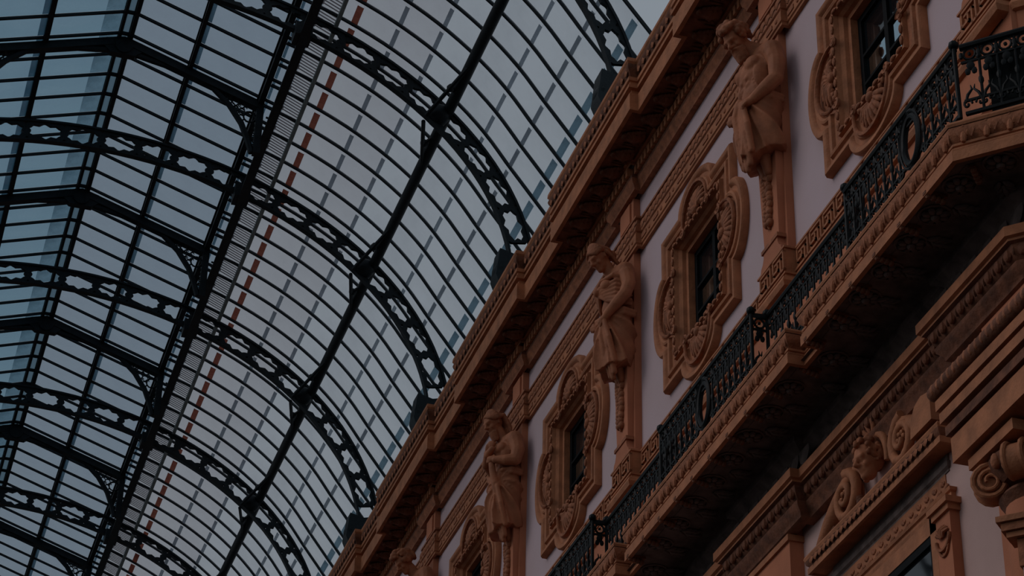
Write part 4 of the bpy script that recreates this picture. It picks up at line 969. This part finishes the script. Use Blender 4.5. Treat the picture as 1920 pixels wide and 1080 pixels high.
knees(f); finish(R_, 'body', f, STATUE, 0.0125)
f = Fig(y); hd1.f = f
for k in range(11):
    a = -1.2+2.4*k/10
    hd1.c((0.14*math.cos(a*.6)+.0, 0.10*math.sin(a), 0.12-.05*abs(a), 0.03), (0.02, 0.15*math.sin(a), 0.19*math.cos(a)+.02, 0.036), (-0.12, 0.11*math.sin(a), 0.10*math.cos(a), 0.038), (-0.19, 0.03*math.sin(a), -0.02, 0.032))
hd1.e((-0.20, 0, -0.03), (0.08, 0.08, 0.08)); hd1.c((-0.05, -0.14, 0.02, 0.035), (-0.10, -0.14, -0.08, 0.03), (-0.12, -0.12, -0.2, 0.022)); hd1.c((-0.2, 0.0, -0.08, .04), (-0.2, -0.04, -0.2, .03), (-0.16, -0.05, -0.30, 0.022))
finish(R_, 'hair', f, TERRA_D, 0.011, 1)
f = Fig(y)
for s in (-1, 1):
    for k in range(6): f.c((0.40, s*0.02, 17.42-.012*k, 0.03), (0.43-0.02*k, s*(0.10+.01*k), 17.44-0.04*k, 0.033), (0.26, s*0.27, 17.52-0.07*k, 0.03), (0.06, s*0.31, 17.50-.07*k, 0.028))
f.c((0.06, -.31, 17.56, .035), (0.30, -.26, 17.60, .04), (0.42, -.1, 17.55, .036), (0.44, 0, 17.46, .045), (0.42, .1, 17.55, .036), (0.30, .26, 17.60, .04)); f.e((0.45, 0, 17.44), (0.05, 0.06, 0.07))
finish(R_, 'bodice', f, STATUE, 0.012, 1)
f = Fig(y); skirt(f, 16.98, 16.06, 16.22, (0.41, -0.20, 16.88), 5, (0.24, -0.10, 16.06), 0.32); f.c((0.42, -.2, 16.86, .05), (0.43, -.16, 16.66, .05), (0.36, -.12, 16.4, .05)); finish(R_, 'skirt', f, STATUE, 0.011, 1)
# ---- third: old man, one hand raised to his chest
y = yp(2); R_ = statue(2, 'brown statue of a long-haired old man, hand to his chest, cloth round his waist')
f = Fig(y); torso(f, 0.98); f.c((0.18, 0, 17.74, 0.11), (0.31, -0.01, 17.95, 0.10))
hd2 = head(f, (0.38, -0.03, 18.06), 0.48, -0.22)
f.c((0.12, -0.35, 17.66, 0.13), (0.10, -0.43, 17.44, 0.11), (0.14, -0.45, 17.26, 0.095)); f.c((0.14, -0.45, 17.26, 0.095), (0.28, -0.40, 17.25, 0.085), (0.42, -0.30, 17.28, 0.062)); hand(f, (0.43, -0.28, 17.29), (0.5, 0.6, 0.25), (-0.6, 0.5, -.2), 1)
f.c((0.13, 0.35, 17.66, 0.125), (0.24, 0.40, 17.36, 0.10), (0.42, 0.22, 17.44, 0.075), (0.46, 0.0, 17.55, 0.06)); hand(f, (0.46, -0.01, 17.56), (0.2, -0.8, 0.4), (-1, -0.1, 0.1), -1)
knees(f); finish(R_, 'body', f, STATUE, 0.0125)
f = Fig(y); hd2.f = f
for k in range(13):
    a = -1.45+2.9*k/12
    hd2.c((0.12*math.cos(a*.7), 0.12*math.sin(a), 0.13-.05*abs(a), 0.032), (0.0, 0.15*math.sin(a), 0.18*math.cos(a)+.03, 0.038), (-0.13, 0.14*math.sin(a), 0.06, 0.04), (-0.15, 0.15*math.sin(a), -0.12, 0.036), (-0.12, 0.16*math.sin(a), -0.24, 0.028))
finish(R_, 'hair', f, TERRA_D, 0.011, 1)
f = Fig(y); hd2.f = f; rr = random.Random(4)
for k in range(24): a = rr.uniform(-1.2, 1.2); hd2.c((0.09*math.cos(a)+.04, 0.09*math.sin(a), -0.14, 0.028), (0.09*math.cos(a)+.04, 0.07*math.sin(a), -0.24+rr.uniform(-.04, .02), 0.022))
finish(R_, 'beard', f, TERRA_D, 0.010, 1)
f = Fig(y); skirt(f, 17.10, 16.05, 16.22, (0.36, -0.24, 16.86), 6, (0.20, -0.12, 16.02)); 
f.c((0.46, -.22, 17.50, .05), (0.50, -.10, 17.44, .06), (0.48, .0, 17.52, .05)); f.c((0.46, -.2, 17.3, .05), (0.44, -.22, 17.1, .055), (0.40, -.24, 16.9, .06), (0.36, -.22, 16.66, .05), (0.29, -.2, 16.3, .045)); f.c((0.30, -.3, 17.12, .04), (.1, -.34, 17.16, .04))
finish(R_, 'waist_cloth', f, STATUE, 0.011, 1)
# ---- fourth: only head and shoulders come into the frame
y = yp(3); R_ = statue(3, 'furthest brown statue, curly-haired, cut off by the lower edge of the photo')
f = Fig(y); torso(f); f.c((0.20, 0, 17.74, 0.11), (0.34, 0, 17.90, 0.10)); hd3 = head(f, (0.44, -0.02, 17.98), 0.75, -0.1)
f.c((0.12, -0.36, 17.66, 0.13), (0.14, -0.43, 17.30, 0.10), (0.34, -0.30, 17.10, 0.075)); hand(f, (0.35, -0.29, 17.09), (0.6, 0.5, -0.2), (-0.2, 0.3, -1), 1)
f.c((0.13, 0.36, 17.66, 0.13), (0.16, 0.42, 17.30, 0.10), (0.34, 0.30, 17.10, 0.075)); hand(f, (0.35, 0.29, 17.09), (0.6, -0.5, -0.2), (0, -0.2, -1), -1)
knees(f); finish(R_, 'body', f, STATUE, 0.0125)
f = Fig(y); hd3.f = f; curls(f, hd3, 84, 9, 0.064, rad=(0.175, 0.15, 0.17)); finish(R_, 'hair', f, TERRA_D, 0.011, 1)
f = Fig(y); skirt(f, 16.98, 16.04, 16.28, (0.42, -0.12, 16.88), 8, (0.32, -0.05, 16.05)); finish(R_, 'loincloth', f, STATUE, 0.011, 1)
# ---- mask on the hood
f = Fig(YH); mk = Head(f, (0.42, 0, 10.98), 0.15, 0.0, 0.95); MKR = hd
mk.f.P = lambda p: (LX-0.16-p[0]+0.42, YH+p[1], p[2])
f2 = head(f, (0.42, 0, 10.98), 0.2, -0.1); part('mask', remesh(f.mb, 0.011, 2, .5), STATUE, hd, 60)
f = Fig(YH); f.P = lambda p: (LX-0.16-p[0]+0.42, YH+p[1], p[2]); f2.f = f; curls(f, f2, 44, 12, 0.05); part('mask_hair', remesh(f.mb, 0.011, 1, .5), TERRA_D, hd, 60)
b = MB(); b.tube([(LX-0.10, YH+0.25*math.cos(a), 10.98+0.30*math.sin(a)) for a in [-0.3+(PI+.6)*k/18 for k in range(19)]], [0.03+.02*math.sin(PI*k/18) for k in range(19)], 8); part('arched_rim', b, TERRA, hd, 50)
b = MB()
for s in (-1, 0, 1): b.tube([(LX-0.12, YH+s*0.05, 11.28), (LX-0.16, YH+s*0.12, 11.38), (LX-0.12, YH+s*0.17, 11.43-.03*abs(s)), (LX-0.1, YH+s*.2, 11.40)], [0.03, 0.045, 0.035, 0.015], 7)
part('crest', b, TERRA_D, hd, 60)

# dark board standing behind the slanting railing
db = thing('board', (8.86, 14.95, ZB), 'plain black square board standing behind the slanting railing at the right edge', 'board')
m = MB(); d = Vector((0.7071, -0.7071, 0)); nrm = Vector((0.7071, 0.7071, 0)); c = Vector((RX+0.42, 14.78, ZB+0.35))
m.obox(c, d*0.22, nrm*0.02, (0, 0, 0.33)); part('panel', m, RAILIRON, db, 0)
m = MB()
for s in (-1, 1): m.obox(c+d*0.2*s-Vector((0, 0, .34)), d*0.02, nrm*0.06, (0, 0, 0.012))
part('feet', m, RAILIRON, db, 0)
# floor of the gallery far below
flo = MB(); flo.box((-160, -160, -H-0.2), (160, 260, -H)); fr_ = thing('floor', (0, 0, -H), kind='structure'); part('marble_paving', flo, FLOORM, fr_, 0)
